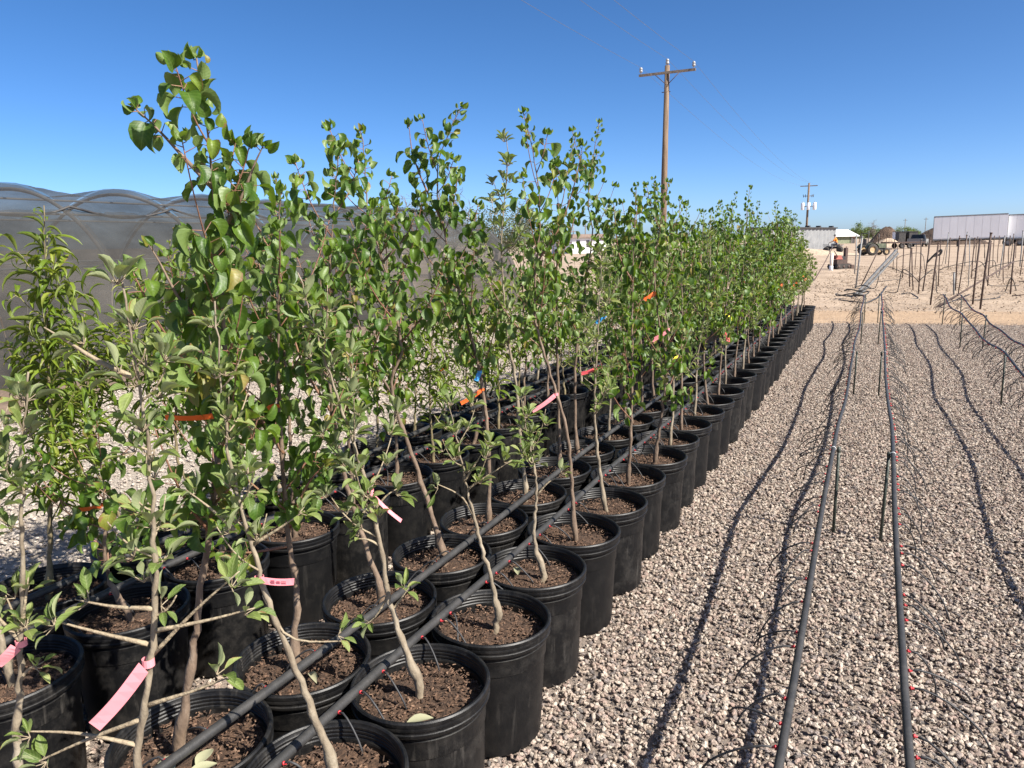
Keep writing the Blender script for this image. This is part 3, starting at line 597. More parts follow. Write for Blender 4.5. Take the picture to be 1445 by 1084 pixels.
# old tractor
t = empty('tractor', far(1233, 63.), YAW + .12, 'small faded green tractor with tan rear wheels', 'tractor')
for s in (-.62, .62): wheel(t, (-.45, s, .48), .48, .28, 0, 'rim_yellow', 20)
for s in (-.5, .5): wheel(t, (.92, s, .3), .3, .16, 0, 'rim_yellow')
MB().box((.42, 0, .78), (1.25, .46, .36)).build('hood', M['tractor_green'], t)
MB().box((.3, 0, .52), (1.5, .34, .22)).build('engine_block', M['darkmetal'], t)
MB().box((1.06, 0, .74), (.06, .42, .4)).build('grille', M['darkmetal'], t)
for s in (-.6, .6):
    MB().add([q for a in np.linspace(R(15), R(170), 9) for q in ((-.45 + .56*math.cos(a), s - .17, .48 + .56*math.sin(a)), (-.45 + .56*math.cos(a), s + .17, .48 + .56*math.sin(a)))], [(2*i, 2*i+1, 2*i+3, 2*i+2) for i in range(8)], True).build('fender', M['tractor_green'], t)
MB().box((-.55, 0, .92), (.42, .46, .1)).build('seat', M['darkmetal'], t); MB().box((-.76, 0, 1.15), (.08, .44, .4)).build('seat_back', M['darkmetal'], t)
MB().tube([(.0, 0, .95), (-.16, 0, 1.2)], .02, 6).build('steering_column', M['darkmetal'], t)
MB().tube([(-.16 + .19*math.cos(a)*.5, .19*math.sin(a), 1.2 + .19*math.cos(a)*.8) for a in np.linspace(0, 6.28, 17)], .016, 5, False).build('steering_wheel', M['darkmetal'], t)
MB().tube([(.55, .1, .95), (.55, .1, 1.75)], .035, 8).build('exhaust', M['darkmetal'], t)
for s in (-.5, .5): MB().box((-.78, s, 1.32), (.06, .06, 1.0)).build('roll_bar', M['darkmetal'], t)
MB().box((-.78, 0, 1.82), (.06, 1.06, .06)).build('roll_bar', M['darkmetal'], t)
MB().box((1.35, 0, .5), (.5, .5, .12)).build('front_weight', M['rusty'], t)
for s in (-.3, .3): MB().tube([(-.9, s, .45), (-1.5, s, .4)], .03, 6).build('lift_arm', M['rusty'], t)

# red-hooded trencher
t = empty('trencher', far(1186.5, 38.), YAW + .3, 'small dirty trencher with a red hood and upright boom beside the cream pipe', 'trencher')
for s in (-.27, .27):
    MB().add([(x + (0), s + w_, z) for w_ in (-.09, .09) for x, z in ((-.42, .1), (-.34, 0), (.34, 0), (.42, .1), (.36, .24), (-.36, .24))], [(0,1,2,3,4,5), (11,10,9,8,7,6)] + [(i, (i+1) % 6 + 0, (i+1) % 6 + 6, i + 6) for i in range(6)]).build('track', M['tyre'], t)
    for x in (-.3, 0, .3): MB().lathe([(0, -.1), (.075, -.1), (.075, .1), (0, .1)], 10, (x, s, .12), axis='y').build('track_wheel', M['rusty'], t)
MB().box((0, 0, .34), (.62, .44, .24)).build('chassis', M['rusty'], t)
MB().box((-.14, 0, .58), (.40, .38, .2), None, 0, .7).build('hood', M['hood_red'], t)
MB().box((.14, .05, .52), (.26, .36, .22)).build('engine', M['darkmetal'], t)
for y in (-.18, .18): MB().tube([(-.25, y, .6), (-.46, y, .86), (-.5, y, .9)], .018, 6).build('handlebar', M['darkmetal'], t)
MB().box((.33, -.05, .62), (.14, .16, .86)).build('boom', M['rusty'], t); MB().tube([(.33, -.05, .95), (.36, -.05, 1.12)], [.06, .02], 6).build('boom_tip', M['rusty'], t)
MB().tube([(.4, -.05, .2), (.66, -.05, .16)], .1, 8).build('auger', M['rusty'], t)
for y in (-.2, .1): MB().box((.62, y, .1), (.18, .16, .2)).build('blade', M['rusty'], t)

# worker on a quad bike, further off
QB = far(1177, 76.); qa = YAW + R(150)
t = empty('quad_bike', QB, qa, 'grey quad bike ridden toward the shed by the worker in orange', 'quad bike')
for x in (-.62, .62):
    for s in (-.42, .42): wheel(t, (x, s, .29), .29, .24, 0)
MB().box((0, 0, .5), (1.3, .32, .22)).build('frame', M['darkmetal'], t)
MB().box((-.2, 0, .73), (.75, .3, .14)).build('seat', M['darkmetal'], t)
for x in (-.62, .62): MB().box((x, 0, .66), (.55, 1.0, .08)).build('fender', M['greypost'], t)
for x in (-.7, .72): MB().box((x, 0, .8), (.45, .8, .03)).build('rack', M['darkmetal'], t)
MB().tube([(.35, -.36, 1.0), (.42, 0, .97), (.35, .36, 1.0)], .02, 6).build('handlebar', M['darkmetal'], t); MB().tube([(.5, 0, .7), (.42, 0, .97)], .03, 6).build('steering_column', M['darkmetal'], t)

def skin_body(name, joints, edges, radii, mat, parent):
    me = bpy.data.meshes.new(name); me.from_pydata(joints, edges, []); me.update(); o = link(name, me, parent); me.materials.append(mat)
    sk = o.modifiers.new('skin', 'SKIN'); 
    for i, rr in enumerate(radii): me.skin_vertices[0].data[i].radius = (rr, rr) if not isinstance(rr, tuple) else rr
    me.skin_vertices[0].data[0].use_root = True; sk.use_smooth_shade = True
    ss = o.modifiers.new('subd', 'SUBSURF'); ss.levels = 2; ss.render_levels = 2; return o
pe = empty('person', QB, qa, 'worker in an orange shirt and dark cap riding the quad bike', 'person')
J = [(-.28, 0, .90), (-.25, 0, 1.12), (-.17, 0, 1.36), (-.13, 0, 1.47), (-.10, 0, 1.55), (-.08, 0, 1.66),
     (-.15, .19, 1.38), (.02, .27, 1.14), (.26, .30, 1.05), (.36, .31, 1.02), (-.15, -.19, 1.38), (.02, -.27, 1.14), (.26, -.30, 1.05), (.36, -.31, 1.02),
     (-.22, .13, .86), (.18, .24, .84), (.08, .27, .46), (.22, .27, .40), (-.22, -.13, .86), (.18, -.24, .84), (.08, -.27, .46), (.22, -.27, .40)]
Ed = [(0,1),(1,2),(2,3),(3,4),(4,5),(2,6),(6,7),(7,8),(8,9),(2,10),(10,11),(11,12),(12,13),(0,14),(14,15),(15,16),(16,17),(0,18),(18,19),(19,20),(20,21)]
rad = [(.15,.13),(.15,.12),(.16,.11),.07,.075,.095,.07,.05,.035,.04,.07,.05,.035,.04,.085,.07,.05,.04,.085,.07,.05,.04]
body = skin_body('body', J, Ed, rad, M['skin'], pe)
skin_body('shirt', [J[0], J[1], J[2], J[6], J[7], J[10], J[11], (-.14, 0, 1.43)], [(0,1),(1,2),(2,3),(3,4),(2,5),(5,6),(2,7)], [(.17,.15),(.175,.145),(.185,.135),.09,.075,.09,.075,.085], M['shirt'], pe)
skin_body('trousers', [(-.28, 0, .88), J[14], J[15], J[16], J[18], J[19], J[20]], [(0,1),(1,2),(2,3),(0,4),(4,5),(5,6)], [(.165,.14),.1,.085,.065,.1,.085,.065], M['jeans'], pe)
for s in (1, -1):
    MB().box((.14, .27 * s, .40), (.28, .1, .11), None, 0, .75).build('boot', M['darkmetal'], pe)
MB().lathe([(.115, 1.66), (.12, 1.70), (.10, 1.77), (.05, 1.80), (0, 1.81)], 14, (-.085, 0, 0)).build('cap', M['cap'], pe)
MB().box((.055, 0, 1.675), (.14, .15, .015)).build('cap_brim', M['cap'], pe)

# ------------------------------------------------------------------ cream pipe, stakes and tubing on the bare ground
pp = at(1172.5, 382); t = empty('standpipe', pp, 0, 'short cream plastic standpipe beside the trencher', 'pipe')
MB().tube([(0, 0, -.1), (0, 0, .84)], .078, 16).build('pipe', M['pvc'], t); MB().lathe([(.079, .0), (.09, .01), (.09, .22), (.079, .23)], 16).build('coupling', M['white'], t)
a = at(1149, 396); e = upright(pp - np.array([.1, .5, 0]), 1175, 349)
tag(MB().tube([a, (a + e) / 2 + [0, 0, -.05], e], .022, 6).build('fallen_rod', M['rusty']), 'thin dark rod leaning beside the cream standpipe', 'rod')

def crop(cx, cy): return 1180 + cx / 5.453, 320 + cy / 5.453
posts = [((150,475),(200,75),'greypost',.028),((140,365),(155,65),'greypost',.028),((725,600),(788,120),'rusty',.021),((665,500),(725,90),'rusty',.021),((630,520),(655,100),'rusty',.018),((565,465),(575,165),'rusty',.02),
 ((592,490),(582,165),'rusty',.018),((510,400),(521,130),'rusty',.02),((465,360),(479,100),'rusty',.018),((435,330),(449,95),'rusty',.018),((380,260),(388,88),'rusty',.02),((605,330),(620,130),'rusty',.018),((785,460),(806,100),'rusty',.018),
 ((840,285),(865,45),'greypost',.024),((860,330),(878,85),'rusty',.02),((905,525),(908,350),'greypost',.026),((918,490),(950,85),'rusty',.022),((990,305),(1010,40),'greypost',.026),((1050,600),(1108,95),'rusty',.022),((1108,635),(1193,45),'rusty',.023),
 ((1040,400),(1068,85),'rusty',.02),((1070,280),(1090,75),'rusty',.02),((1165,460),(1192,110),'rusty',.02),((1205,305),(1218,70),'rusty',.02),((1240,275),(1257,70),'rusty',.02),((1340,525),(1378,120),'rusty',.021),((1325,330),(1340,70),'rusty',.02),((1412,310),(1438,30),'greypost',.03),
 ((700,250),(712,120),'rusty',.02),((930,240),(940,110),'rusty',.02),((1290,250),(1300,100),'rusty',.02),((1140,240),(1148,90),'rusty',.02),((1380,240),(1390,95),'rusty',.02)]
for xx in np.arange(2.2, 17, 1.15):
    for yy in (23.5, 28.5, 34, 41):
        if rng.random() < .55: continue
        q = np.array([xx + rng.uniform(-.25, .25) + (yy - 23) * .08, yy + rng.uniform(-1.2, 1.2), 0]); e_ = q + np.array([rng.uniform(-.12, .12), rng.uniform(-.08, .08), rng.uniform(1.3, 1.62)])
        posts.append((q, e_, 'rusty' if rng.random() < .8 else 'greypost', rng.uniform(.014, .02)))
side = ['dark rusty', 'grey']
tops = []
def colx(P_): d_ = np.asarray(P_, float) - CAMP; return float(d_ @ RT / (d_ @ FW))
feet = [q if len(q) == 3 else at(*crop(*q)) for q, _, _, _ in posts]; order_ = sorted(range(len(posts)), key=lambda i: colx(feet[i]))
num = {i: k + 1 for k, i in enumerate(order_)}
for i, (b0, t0, mt, rr) in enumerate(posts):
    b_ = feet[i]; e = upright(b_, *crop(*t0)) if len(t0) == 2 else t0; ln = np.linalg.norm(e - b_)
    t = empty('field_stake', b_, 0, '%s upright stake on bare ground, %s from the left by its foot' % (side[mt == 'greypost'], ordinal(num[i])), 'stake', 'stakes standing on the bare ground')
    v = e - b_
    MB().tube([-.15 * unit(v), v * .5 + rng.normal(size=3) * .012, v], rr, 6).build('post', M[mt], t)
    MB().tube([v * .985, v * 1.002], rr * 1.35, 6).build('cap', M[mt], t)
    tops.append((b_, e))
bp0 = at(*crop(140, 545)); ep = upright(bp0 + np.array([0, .1, 0]), *crop(465, 190))
for k, (dx, rr, cut) in enumerate([(0, .038, 1.), (.11, .034, .93)]):
    off = np.array([dx, dx * .4, .04]); q = bp0 + off; e = bp0 + off + (ep - bp0) * cut
    t = empty('leaning_pipe', q, 0, ['thicker grey pipe leaning over the coiled tubing, upper of two', 'grey pipe leaning over the coiled tubing, lower of two'][k], 'pipe', 'pipes leaning at the end of the hose lines')
    MB().tube([(0, 0, 0), e - q], rr, 10, False).build('pipe', M['greypost'], t); MB().lathe([(rr*.98, -.01), (rr*1.25, 0), (rr*1.25, .09), (rr*.98, .1)], 10).build('end_fitting', M['darkmetal'], t)
lr0 = at(*crop(192, 452)); lr1 = upright(lr0, *crop(330, 170))
tag(MB().tube([lr0, lr1], .02, 6).build('leaning_rod', M['rusty']), 'dark rod propped behind the two grey leaning pipes', 'rod')
dg0 = at(*crop(770, 622)); dg1 = upright(tops[25][0], *crop(1368, 268))
tag(MB().tube([dg0, dg1], .021, 6).build('leaning_rod', M['rusty']), 'long dark rod slanting up to the right across the stakes', 'rod')
for k_, (q, w_) in enumerate([((3.2, 22.5), 5.5), ((7.5, 24.5), 6.), ((4.4, 29.5), 7.), ((9., 33.), 7.5), ((12.5, 26.), 5.)]):
    x0, y0 = q; MBp = [(x0 + w_ * u_, y0 + .5 * math.sin(u_ * 5 + k_) + w_ * u_ * .12, .03 + .10 * (math.sin(u_ * 9 + k_ * 2) * .5 + .5)) for u_ in np.linspace(0, 1, 14)]
    tag(MB().tube(MBp, .014, 6).build('irrigation_line', M['rusty']), 'long dark irrigation line running low across the stake field, %s nearest' % ordinal(k_ + 1), 'line', 'irrigation lines low across the stake field')
# coil and runs of black poly tubing
def tubing(pts, label, rr=.012, cat='tubing'):
    return tag(MB().tube(smooth_line(pts, max(16, 8 * len(pts))), rr, 6).build('poly_tubing', M['hose']), label, cat, 'loose poly tubing on the bare ground')
c0 = at(*crop(95, 560))
tubing([c0 + np.array([.42 * math.cos(a) * (1 - .03 * a) + .02 * a, .3 * math.sin(a), .03 + .02 * a + .05 * math.sin(a * 1.7) ** 2]) for a in np.linspace(0, 15, 34)], 'tangled black tubing coil at the foot of the leaning pipes', .016)
def g(cx, cy, z=.015): return at(*crop(cx, cy)) + np.array([0, 0, z])
tubing([g(20, 568), g(70, 575), g(160, 585), g(225, 592), g(280, 570), g(330, 540), g(388, 462)], 'grey tubing lying past the near hose ends', .02)
tubing([g(225, 440), g(300, 430), g(420, 415), g(520, 405)], 'thin line lying straight across the bare dirt near the grey stakes')  # one thin straight line drawn along the dirt
tubing([g(510, 520), g(560, 512), g(600, 530), g(630, 555), g(560, 560)], 'short squiggle of tubing lying in the middle of the dirt')
tubing([g(950, 565), g(1050, 570), g(1180, 560), g(1250, 548), g(1300, 500), upright(tops[25][0], *crop(1340, 400)), upright(tops[25][0], *crop(1365, 420)), g(1385, 495)], 'black tubing lying along the ground and looped on a right-hand stake', .014)
def sagloop(i, f0, f1, side_, label, drop=.5):
    b_, e = tops[i]; p = b_ + (e - b_) * f0; q = b_ + np.array([side_, .3, .02]); mid_ = (p + q) / 2 + np.array([side_ * .25, .1, drop])
    tubing([p, p + np.array([side_ * .18, .05, .12]), mid_, q + np.array([-.1 * side_, 0, .15]), q, q + np.array([side_ * .5, .3, 0])], label)
for i, f0, sd, nm in [(4, .22, -.55, 'first'), (4, .23, .5, 'second'), (12, .35, 1.5, 'third'), (17, .75, -1.1, 'fourth'), (17, .76, 1.0, 'fifth'), (22, .4, 1.6, 'sixth'), (23, .85, -1.0, 'seventh'), (24, .85, 1.8, 'eighth'), (8, .45, 1.2, 'ninth'), (6, .3, -1.1, 'tenth'), (20, .2, .9, 'eleventh')]:
    sagloop(i, f0, 0, sd, 'loop of black tubing drooping from a field stake, %s of them' % nm)
b_, e = tops[3]
tubing([b_ + (e - b_) * .55, b_ + (e - b_) * .62 + np.array([.12, 0, .05]), b_ + (e - b_) * .72 + np.array([.2, 0, 0]), b_ + (e - b_) * .8 + np.array([.32, 0, -.02]), b_ + (e - b_) * .7 + np.array([.3, 0, 0]), b_ + (e - b_) * .66 + np.array([.1, 0, 0])], 'bunch of tubing hung between two stakes near the white trailer', .03)

# ------------------------------------------------------------------ background trees
def scatter_leaves(n, cen, rad, size, aspect=.55, clumps=0):
    V = np.zeros((n * 4, 3)); 
    cl = rng.normal(size=(max(clumps, 1), 3)); cl /= np.linalg.norm(cl, axis=1)[:, None]; cl *= rng.uniform(.45, .95, (max(clumps, 1), 1))
    pos = cl[rng.integers(0, len(cl), n)] + rng.normal(size=(n, 3)) * .19 if clumps else rng.normal(size=(n, 3)) * .45
    pos = pos * np.array(rad) + np.array(cen)
    d = rng.normal(size=(n, 3)); d /= np.linalg.norm(d, axis=1)[:, None]; e = np.cross(d, rng.normal(size=(n, 3))); e /= np.linalg.norm(e, axis=1)[:, None]
    s = rng.uniform(.6, 1.3, (n, 1)) * size
    V[0::4] = pos - d * s; V[1::4] = pos + e * s * aspect; V[2::4] = pos + d * s; V[3::4] = pos - e * s * aspect
    return V
def leaf_mesh(name, V, n, mat, tint):
    me = bpy.data.meshes.new(name); me.vertices.add(len(V)); me.vertices.foreach_set('co', V.astype(np.float32).ravel())
    me.loops.add(n * 4); me.loops.foreach_set('vertex_index', np.arange(n * 4, dtype=np.int32)); me.polygons.add(n); me.polygons.foreach_set('loop_start', np.arange(0, n * 4, 4, dtype=np.int32))
    me.materials.append(mat); a = me.attributes.new('tint', 'FLOAT', 'FACE'); a.data.foreach_set('value', tint.astype(np.float32)); me.update(calc_edges=True); return me
def bg_tree(name, base, h_, w_, mat, nleaf, size, label, bark='rusty', bare=False, limbs=7, clumps=16, trunk_r=.12):
    t = empty(name, base, rng.uniform(0, 6), label, 'tree', 'trees far behind the pots')
    mb = MB(); mb.tube([(0, 0, -.1), (.05 * w_, 0, h_ * .2), (.02, .05 * w_, h_ * .36)], [trunk_r, trunk_r * .8, trunk_r * .6], 7)
    for i in range(limbs):
        a = 6.283 * i / limbs + rng.uniform(-.4, .4); q = np.array([.03, .03, h_ * rng.uniform(.15, .36)]); tip = np.array([w_ * .8 * math.cos(a) * rng.uniform(.5, 1), w_ * .8 * math.sin(a) * rng.uniform(.5, 1), h_ * rng.uniform(.65, .98)])
        mid_ = (q + tip) / 2 + np.array([math.cos(a), math.sin(a), -.3]) * w_ * .12; line = smooth_line([q, mid_, tip], 8)
        mb.tube(line, np.linspace(trunk_r * .5, trunk_r * .1, 8), 5)
        nt_ = 16 if bare else 3
        for k in range(nt_):
            s = line[rng.integers(2, 8)]; v = unit(rng.normal(size=3) + np.array([math.cos(a) * .5, math.sin(a) * .5, .5])) * h_ * rng.uniform(.1, .22)
            mb.tube([s, s + v * .6 + rng.normal(size=3) * .03 * h_, s + v], [trunk_r * .14, trunk_r * .09, trunk_r * .05], 4, False)
            if bare:
                for _ in range(4):
                    s2 = s + v * rng.uniform(.3, .9); v2 = unit(rng.normal(size=3) + [0, 0, .2]) * h_ * .1; mb.tube([s2, s2 + v2], [trunk_r * .07, trunk_r * .04], 3, False)
    mb.build('trunk', M[bark], t)
    if nleaf:
        V = scatter_leaves(nleaf, (0, 0, h_ * .66), (w_, w_, h_ * .36), size, .5, clumps); link('crown', leaf_mesh('crown', V, nleaf, M[mat], rng.random(nleaf)), t)
    return t
M['bark_grey'] = noisy('grey_desert_bark', two((.12, .10, .085), (.21, .18, .155)), 6, .9, .4)
bg_tree('bare_tree', far(606, 33.), 4.0, 1.9, 'leaf_desert', 500, .03, 'bare grey desert tree beyond the end of the shade house', 'bark_grey', True, 11, 14, .10)
bg_tree('bare_tree', far(640, 38.), 3.4, 1.7, 'leaf_desert', 900, .04, 'thin bare desert bush right of the bare grey tree', 'bark_grey', True, 9, 14, .08)
bg_tree('desert_tree', far(700, 36.), 3.6, 2.0, 'leaf_desert', 5200, .05, 'olive green desert tree between the two tallest sapling tops', 'bark_grey', False, 9, 26)
bg_tree('desert_tree', far(752, 40.), 3.2, 1.7, 'leaf_desert', 3600, .05, 'dull green desert tree half hidden right of the olive tree', 'bark_grey', False, 8, 22)
bg_tree('desert_tree', far(560, 44.), 3.6, 2.2, 'leaf_desert', 3800, .055, 'dull green desert tree behind the shade house end', 'bark_grey', False, 8, 22)
for px, dist, h_, w_, lb in [(1213, 175, 4.2, 1.9, 'bright green tree beside the white-roofed building'), (1205, 185, 3.5, 1.5, 'small green tree peeking out behind the white roof'), (1238, 180, 3.4, 2.0, 'green tree left of the dark compost mound'),
                             (1226, 178, 3.6, 1.4, 'green tree in the middle of the far tree line'), (1277, 190, 3.7, 2.2, 'green tree above the bins by the compost mounds'), (1288, 195, 3.2, 1.8, 'green tree next to the white trailer'), (1105, 210, 5.0, 3.0, 'green tree showing over the corrugated shed')]:
    bg_tree('green_tree', far(px, dist), h_, w_, 'leaf_far', 1700, .13, lb, 'bark_grey', False, 6, 15)
bg_tree('dead_tree', far(1232, 150.), 4.4, .8, 'leaf_far', 0, .1, 'bare dead tree in front of the far green trees', 'bark_grey', True, 6, 1, .1)
for px, dist, h_, lb in [(1276, 210, 6.0, 'thin far pole over the bins'), (1305, 200, 6.0, 'thin far pole just left of the white trailer'), (826, 140, 4.6, 'thin far pole over the small white house')]:
    t = empty('far_pole', far(px, dist), 0, lb, 'pole', 'thin poles on the horizon'); MB().tube([(0, 0, -.2), (0, 0, h_)], .09, 6).build('pole', M['bark_grey'], t); MB().box((0, 0, h_ - .4), (1.0, .1, .1), Mz).build('crossarm', M['bark_grey'], t)
# a low dark scrub line on the horizon
n = 9000; ang = rng.uniform(math.radians(-50), math.radians(28), n); dd = rng.uniform(380, 640, n)
base = np.stack([np.sin(ang) * dd, np.cos(ang) * dd, np.abs(rng.normal(size=n)) * .9 + .2], 1)
V = np.zeros((n * 4, 3)); s = rng.uniform(.6, 1.5, (n, 1)); d = rng.normal(size=(n, 3)); d /= np.linalg.norm(d, axis=1)[:, None]; e = np.cross(d, rng.normal(size=(n, 3))); e /= np.linalg.norm(e, axis=1)[:, None]
V[0::4] = base - d * s; V[1::4] = base + e * s * .6; V[2::4] = base + d * s; V[3::4] = base - e * s * .6
tag(link('far_scrub', leaf_mesh('far_scrub', V, n, M['leaf_desert'], rng.random(n))), 'low dark desert scrub along the horizon', 'scrub', kind='stuff')

# ------------------------------------------------------------------ drip hoses
def emitter_variants(kind):
    out = []
    for i in range(5):
        if kind == 'hang':
            l = rng.uniform(.10, .19); d_ = rng.uniform(.06, .17); w_ = rng.uniform(-.06, .05)
            P = [(.016, 0, 0), (.04, 0, .002), (.02 + l * .5, w_ * .3, -d_ * .2), (.02 + l * .85, w_ * .7, -d_ * .6), (.02 + l, w_, -d_)]
        else:
            l = rng.uniform(.07, .125); d_ = rng.uniform(.075, .095); w_ = rng.uniform(-.06, .06)
            P = [(.016, 0, 0), (.036, 0, .004), (.02 + l * .55, w_ * .35, -d_ * .25), (.02 + l * .9, w_ * .8, -d_ * .7), (.02 + l, w_, -d_)]
        out.append(MB().tube(smooth_line(P, 9), .0029, 6).mesh('emitter_tube', M['drip']))
    return out
EM = {'hang': emitter_variants('hang'), 'pot': emitter_variants('pot')}
CONN = MB().lathe([(0, .008), (.003, .008), (.003, .0135), (.0052, .014), (.0052, .0175), (.003, .018), (.003, .024), (0, .024)], 8, axis='x').mesh('connector', M['clip'])
def hose(pts, sides, kind, label, group, y0, y1, pitch=.41, rad=.0112, n=None):
    L = smooth_line(pts, n or 180); t = empty('drip_hose', L[0], 0, label, 'hose', group)
    MB().tube(L - L[0], rad, 10).build('tube', M['hose'], t)
    s = L[:, 1]; y = y0
    while y < y1:
        for dy in (0, .095, .19):
            yy = y + dy + rng.uniform(-.02, .02)
            if yy > y1 or rng.random() < .07: continue
            p = np.array([np.interp(yy, s, L[:, 0]), yy, np.interp(yy, s, L[:, 2])]) - L[0]
            for sd in sides:
                o = bpy.data.objects.new('emitter_tube', EM[kind][rng.integers(5)]); COL.objects.link(o); o.parent = t; o.location = p
                o.rotation_euler = (rng.uniform(-.15, .15), rng.uniform(-.1, .3) if kind == 'hang' else rng.uniform(-.05, .12), (0 if sd > 0 else math.pi) + rng.uniform(-.45, .45))
                c = bpy.data.objects.new('connector', CONN); COL.objects.link(c); c.parent = o
        y += pitch
    return t
def stake(x, y, ztop, label, lean=(0, 0), mat='greenpost', rr=.0085):
    t = empty('hose_stake', (x, y, 0), 0, label, 'stake', 'stakes holding up the drip hoses')
    e = np.array([lean[0], lean[1], ztop]); MB().tube([(0, 0, -.05), e * .5, e], rr, 8).build('post', M[mat], t)
    MB().lathe([(rr, -.03), (rr * 1.2, -.028), (rr * 1.2, 0), (0, .002)], 8, tuple(e)).build('cap', M[mat], t)
    return t
STY = [.2, 4.30, 8.40, 12.45, 15.75]
def staked_hose(x, side, label, nm, zs, wig, off):
    pts = []
    for i, y in enumerate(STY):
        pts.append((x, y, zs[i]))
        if i < len(STY) - 1:
            for t in (.2, .4, .6, .8):
                yy = y + (STY[i + 1] - y) * t
                pts.append((x + wig * math.sin(yy * 1.3 + x * 5) + rng.uniform(-.006, .006), yy, zs[i] + (zs[i+1] - zs[i]) * t - .055 * math.sin(math.pi * t) + rng.uniform(-.008, .008)))
    h_ = hose(pts, (side,), 'hang', label, 'drip hoses held on stakes over empty gravel', .9, 15.7)
    for i, y in enumerate(STY):
        if i == 0: continue
        stake(x + off, y, zs[i] + .006, '%s stake holding %s, counted from the near end' % (ordinal(i), nm), (rng.uniform(-.01, .01), rng.uniform(-.02, .02)))
        tie = MB().lathe([(.0122, -.003), (.0135, -.003), (.0135, .003), (.0122, .003)], 14, axis='y').build('tie', M['zip'], h_, np.array([x, y, zs[i]]) - np.array(h_.location))
    return h_
staked_hose(-.135, -1, 'grey drip hose on stakes, left one of the pair in the middle of the gravel', 'the left hose of the middle pair', [.46, .50, .46, .50, .53], .008, .028)
staked_hose(.158, 1, 'grey drip hose on stakes, right one of the pair in the middle of the gravel', 'the right hose of the middle pair', [.45, .50, .47, .52, .56], .008, -.028)
staked_hose(1.175, -1, 'dark drip hose on stakes, left one of the pair by the right edge', 'the left hose of the right-edge pair', [.5, .50, .53, .52, .56], .016, .028)
staked_hose(1.455, -1, 'dark drip hose on stakes, right one of the pair by the right edge', 'the right hose of the right-edge pair', [.5, .50, .52, .50, .55], .016, .028)

# ------------------------------------------------------------------ pots
POT_H, SOIL_Z = .42, .352
def pot_meshes(n):
    wall = MB().lathe([(.0, .0), (.158, .0), (.166, .006), (.168, .02), (.1725, .1), (.181, .30), (.1835, .37), (.1785, .37), (.176, .30), (.167, .1), (.163, .03), (.0, .03)], n).mesh('wall', M['pot'])
    prof = [(.1795, .372), (.1975, .372), (.2, .376), (.2, .383), (.1975, .385), (.1975, .391), (.2, .393), (.201, .398), (.2, .403), (.202, .408), (.2015, .416), (.198, .42), (.193, .4205), (.1895, .417)]
    for i in range(5): z = .409 - i * .011; prof += [(.188, z), (.1858, z - .003), (.1858, z - .008), (.188, z - .0095)]
    prof += [(.1862, .345), (.1855, .33), (.185, .31), (.184, .30), (.1795, .30), (.1795, .372)]
    rim = MB().lathe(prof, n).mesh('rim', M['pot']); wall.set_sharp_from_angle(angle=R(32)); rim.set_sharp_from_angle(angle=R(32)); return wall, rim
POT_NEAR, POT_FAR = pot_meshes(48), pot_meshes(24)
def soil_mesh():
    nu, nv = 30, 9; ph = rng.uniform(0, 6, 6); vv = [(0, 0, .012)]
    for j in range(1, nv + 1):
        for i in range(nu):
            a = 6.283 * i / nu; r_ = .186 * j / nv; x, y = r_ * math.cos(a), r_ * math.sin(a)
            vv.append((x, y, .010 * math.sin(x * 22 + ph[0]) * math.sin(y * 19 + ph[1]) + .005 * math.sin(x * 60 + ph[2]) * math.cos(y * 55 + ph[3]) + rng.normal() * .0022 + .010 * (1 - j / nv)))
    return MB().add(vv, [(0, 1+i, 1+(i+1) % nu) for i in range(nu)] + [(1+(j-1)*nu+i, 1+j*nu+i, 1+j*nu+(i+1) % nu, 1+(j-1)*nu+(i+1) % nu) for j in range(1, nv) for i in range(nu)], True).mesh('soil', M['soil'])
def mulch_mesh(cnt):
    mb = MB()
    for _ in range(cnt):
        r_ = .178 * math.sqrt(rng.random()); a = rng.uniform(0, 6.283); L_ = rng.uniform(.004, .018); Mx = Matrix.Rotation(rng.uniform(0, 6.28), 3, 'Z') @ Matrix.Rotation(rng.uniform(-.5, .5), 3, 'Y') @ Matrix.Rotation(rng.uniform(-1, 1), 3, 'X')
        mb.box((r_ * math.cos(a), r_ * math.sin(a), .010 + rng.uniform(0, .008)), (L_, rng.uniform(.002, .006), rng.uniform(.001, .003)), Mx, 0, rng.uniform(.6, 1))
    return mb.mesh('mulch', M['chip'])
SOILS = [soil_mesh() for _ in range(5)]; MULCH = [mulch_mesh(620) for _ in range(4)]
ROWX = {1: -1.09, 2: -1.50, 3: -2.27, 4: -2.69}; ROW0 = {1: 1.605, 2: 1.57, 3: 1.56, 4: 1.54}; PITCHY = .41
ROWN = {1: 'front row', 2: 'second row', 3: 'third row', 4: 'back row'}
KMIN = {1: -2, 2: -2, 3: -1, 4: 0}; KMAX = 31
SLOT = {}
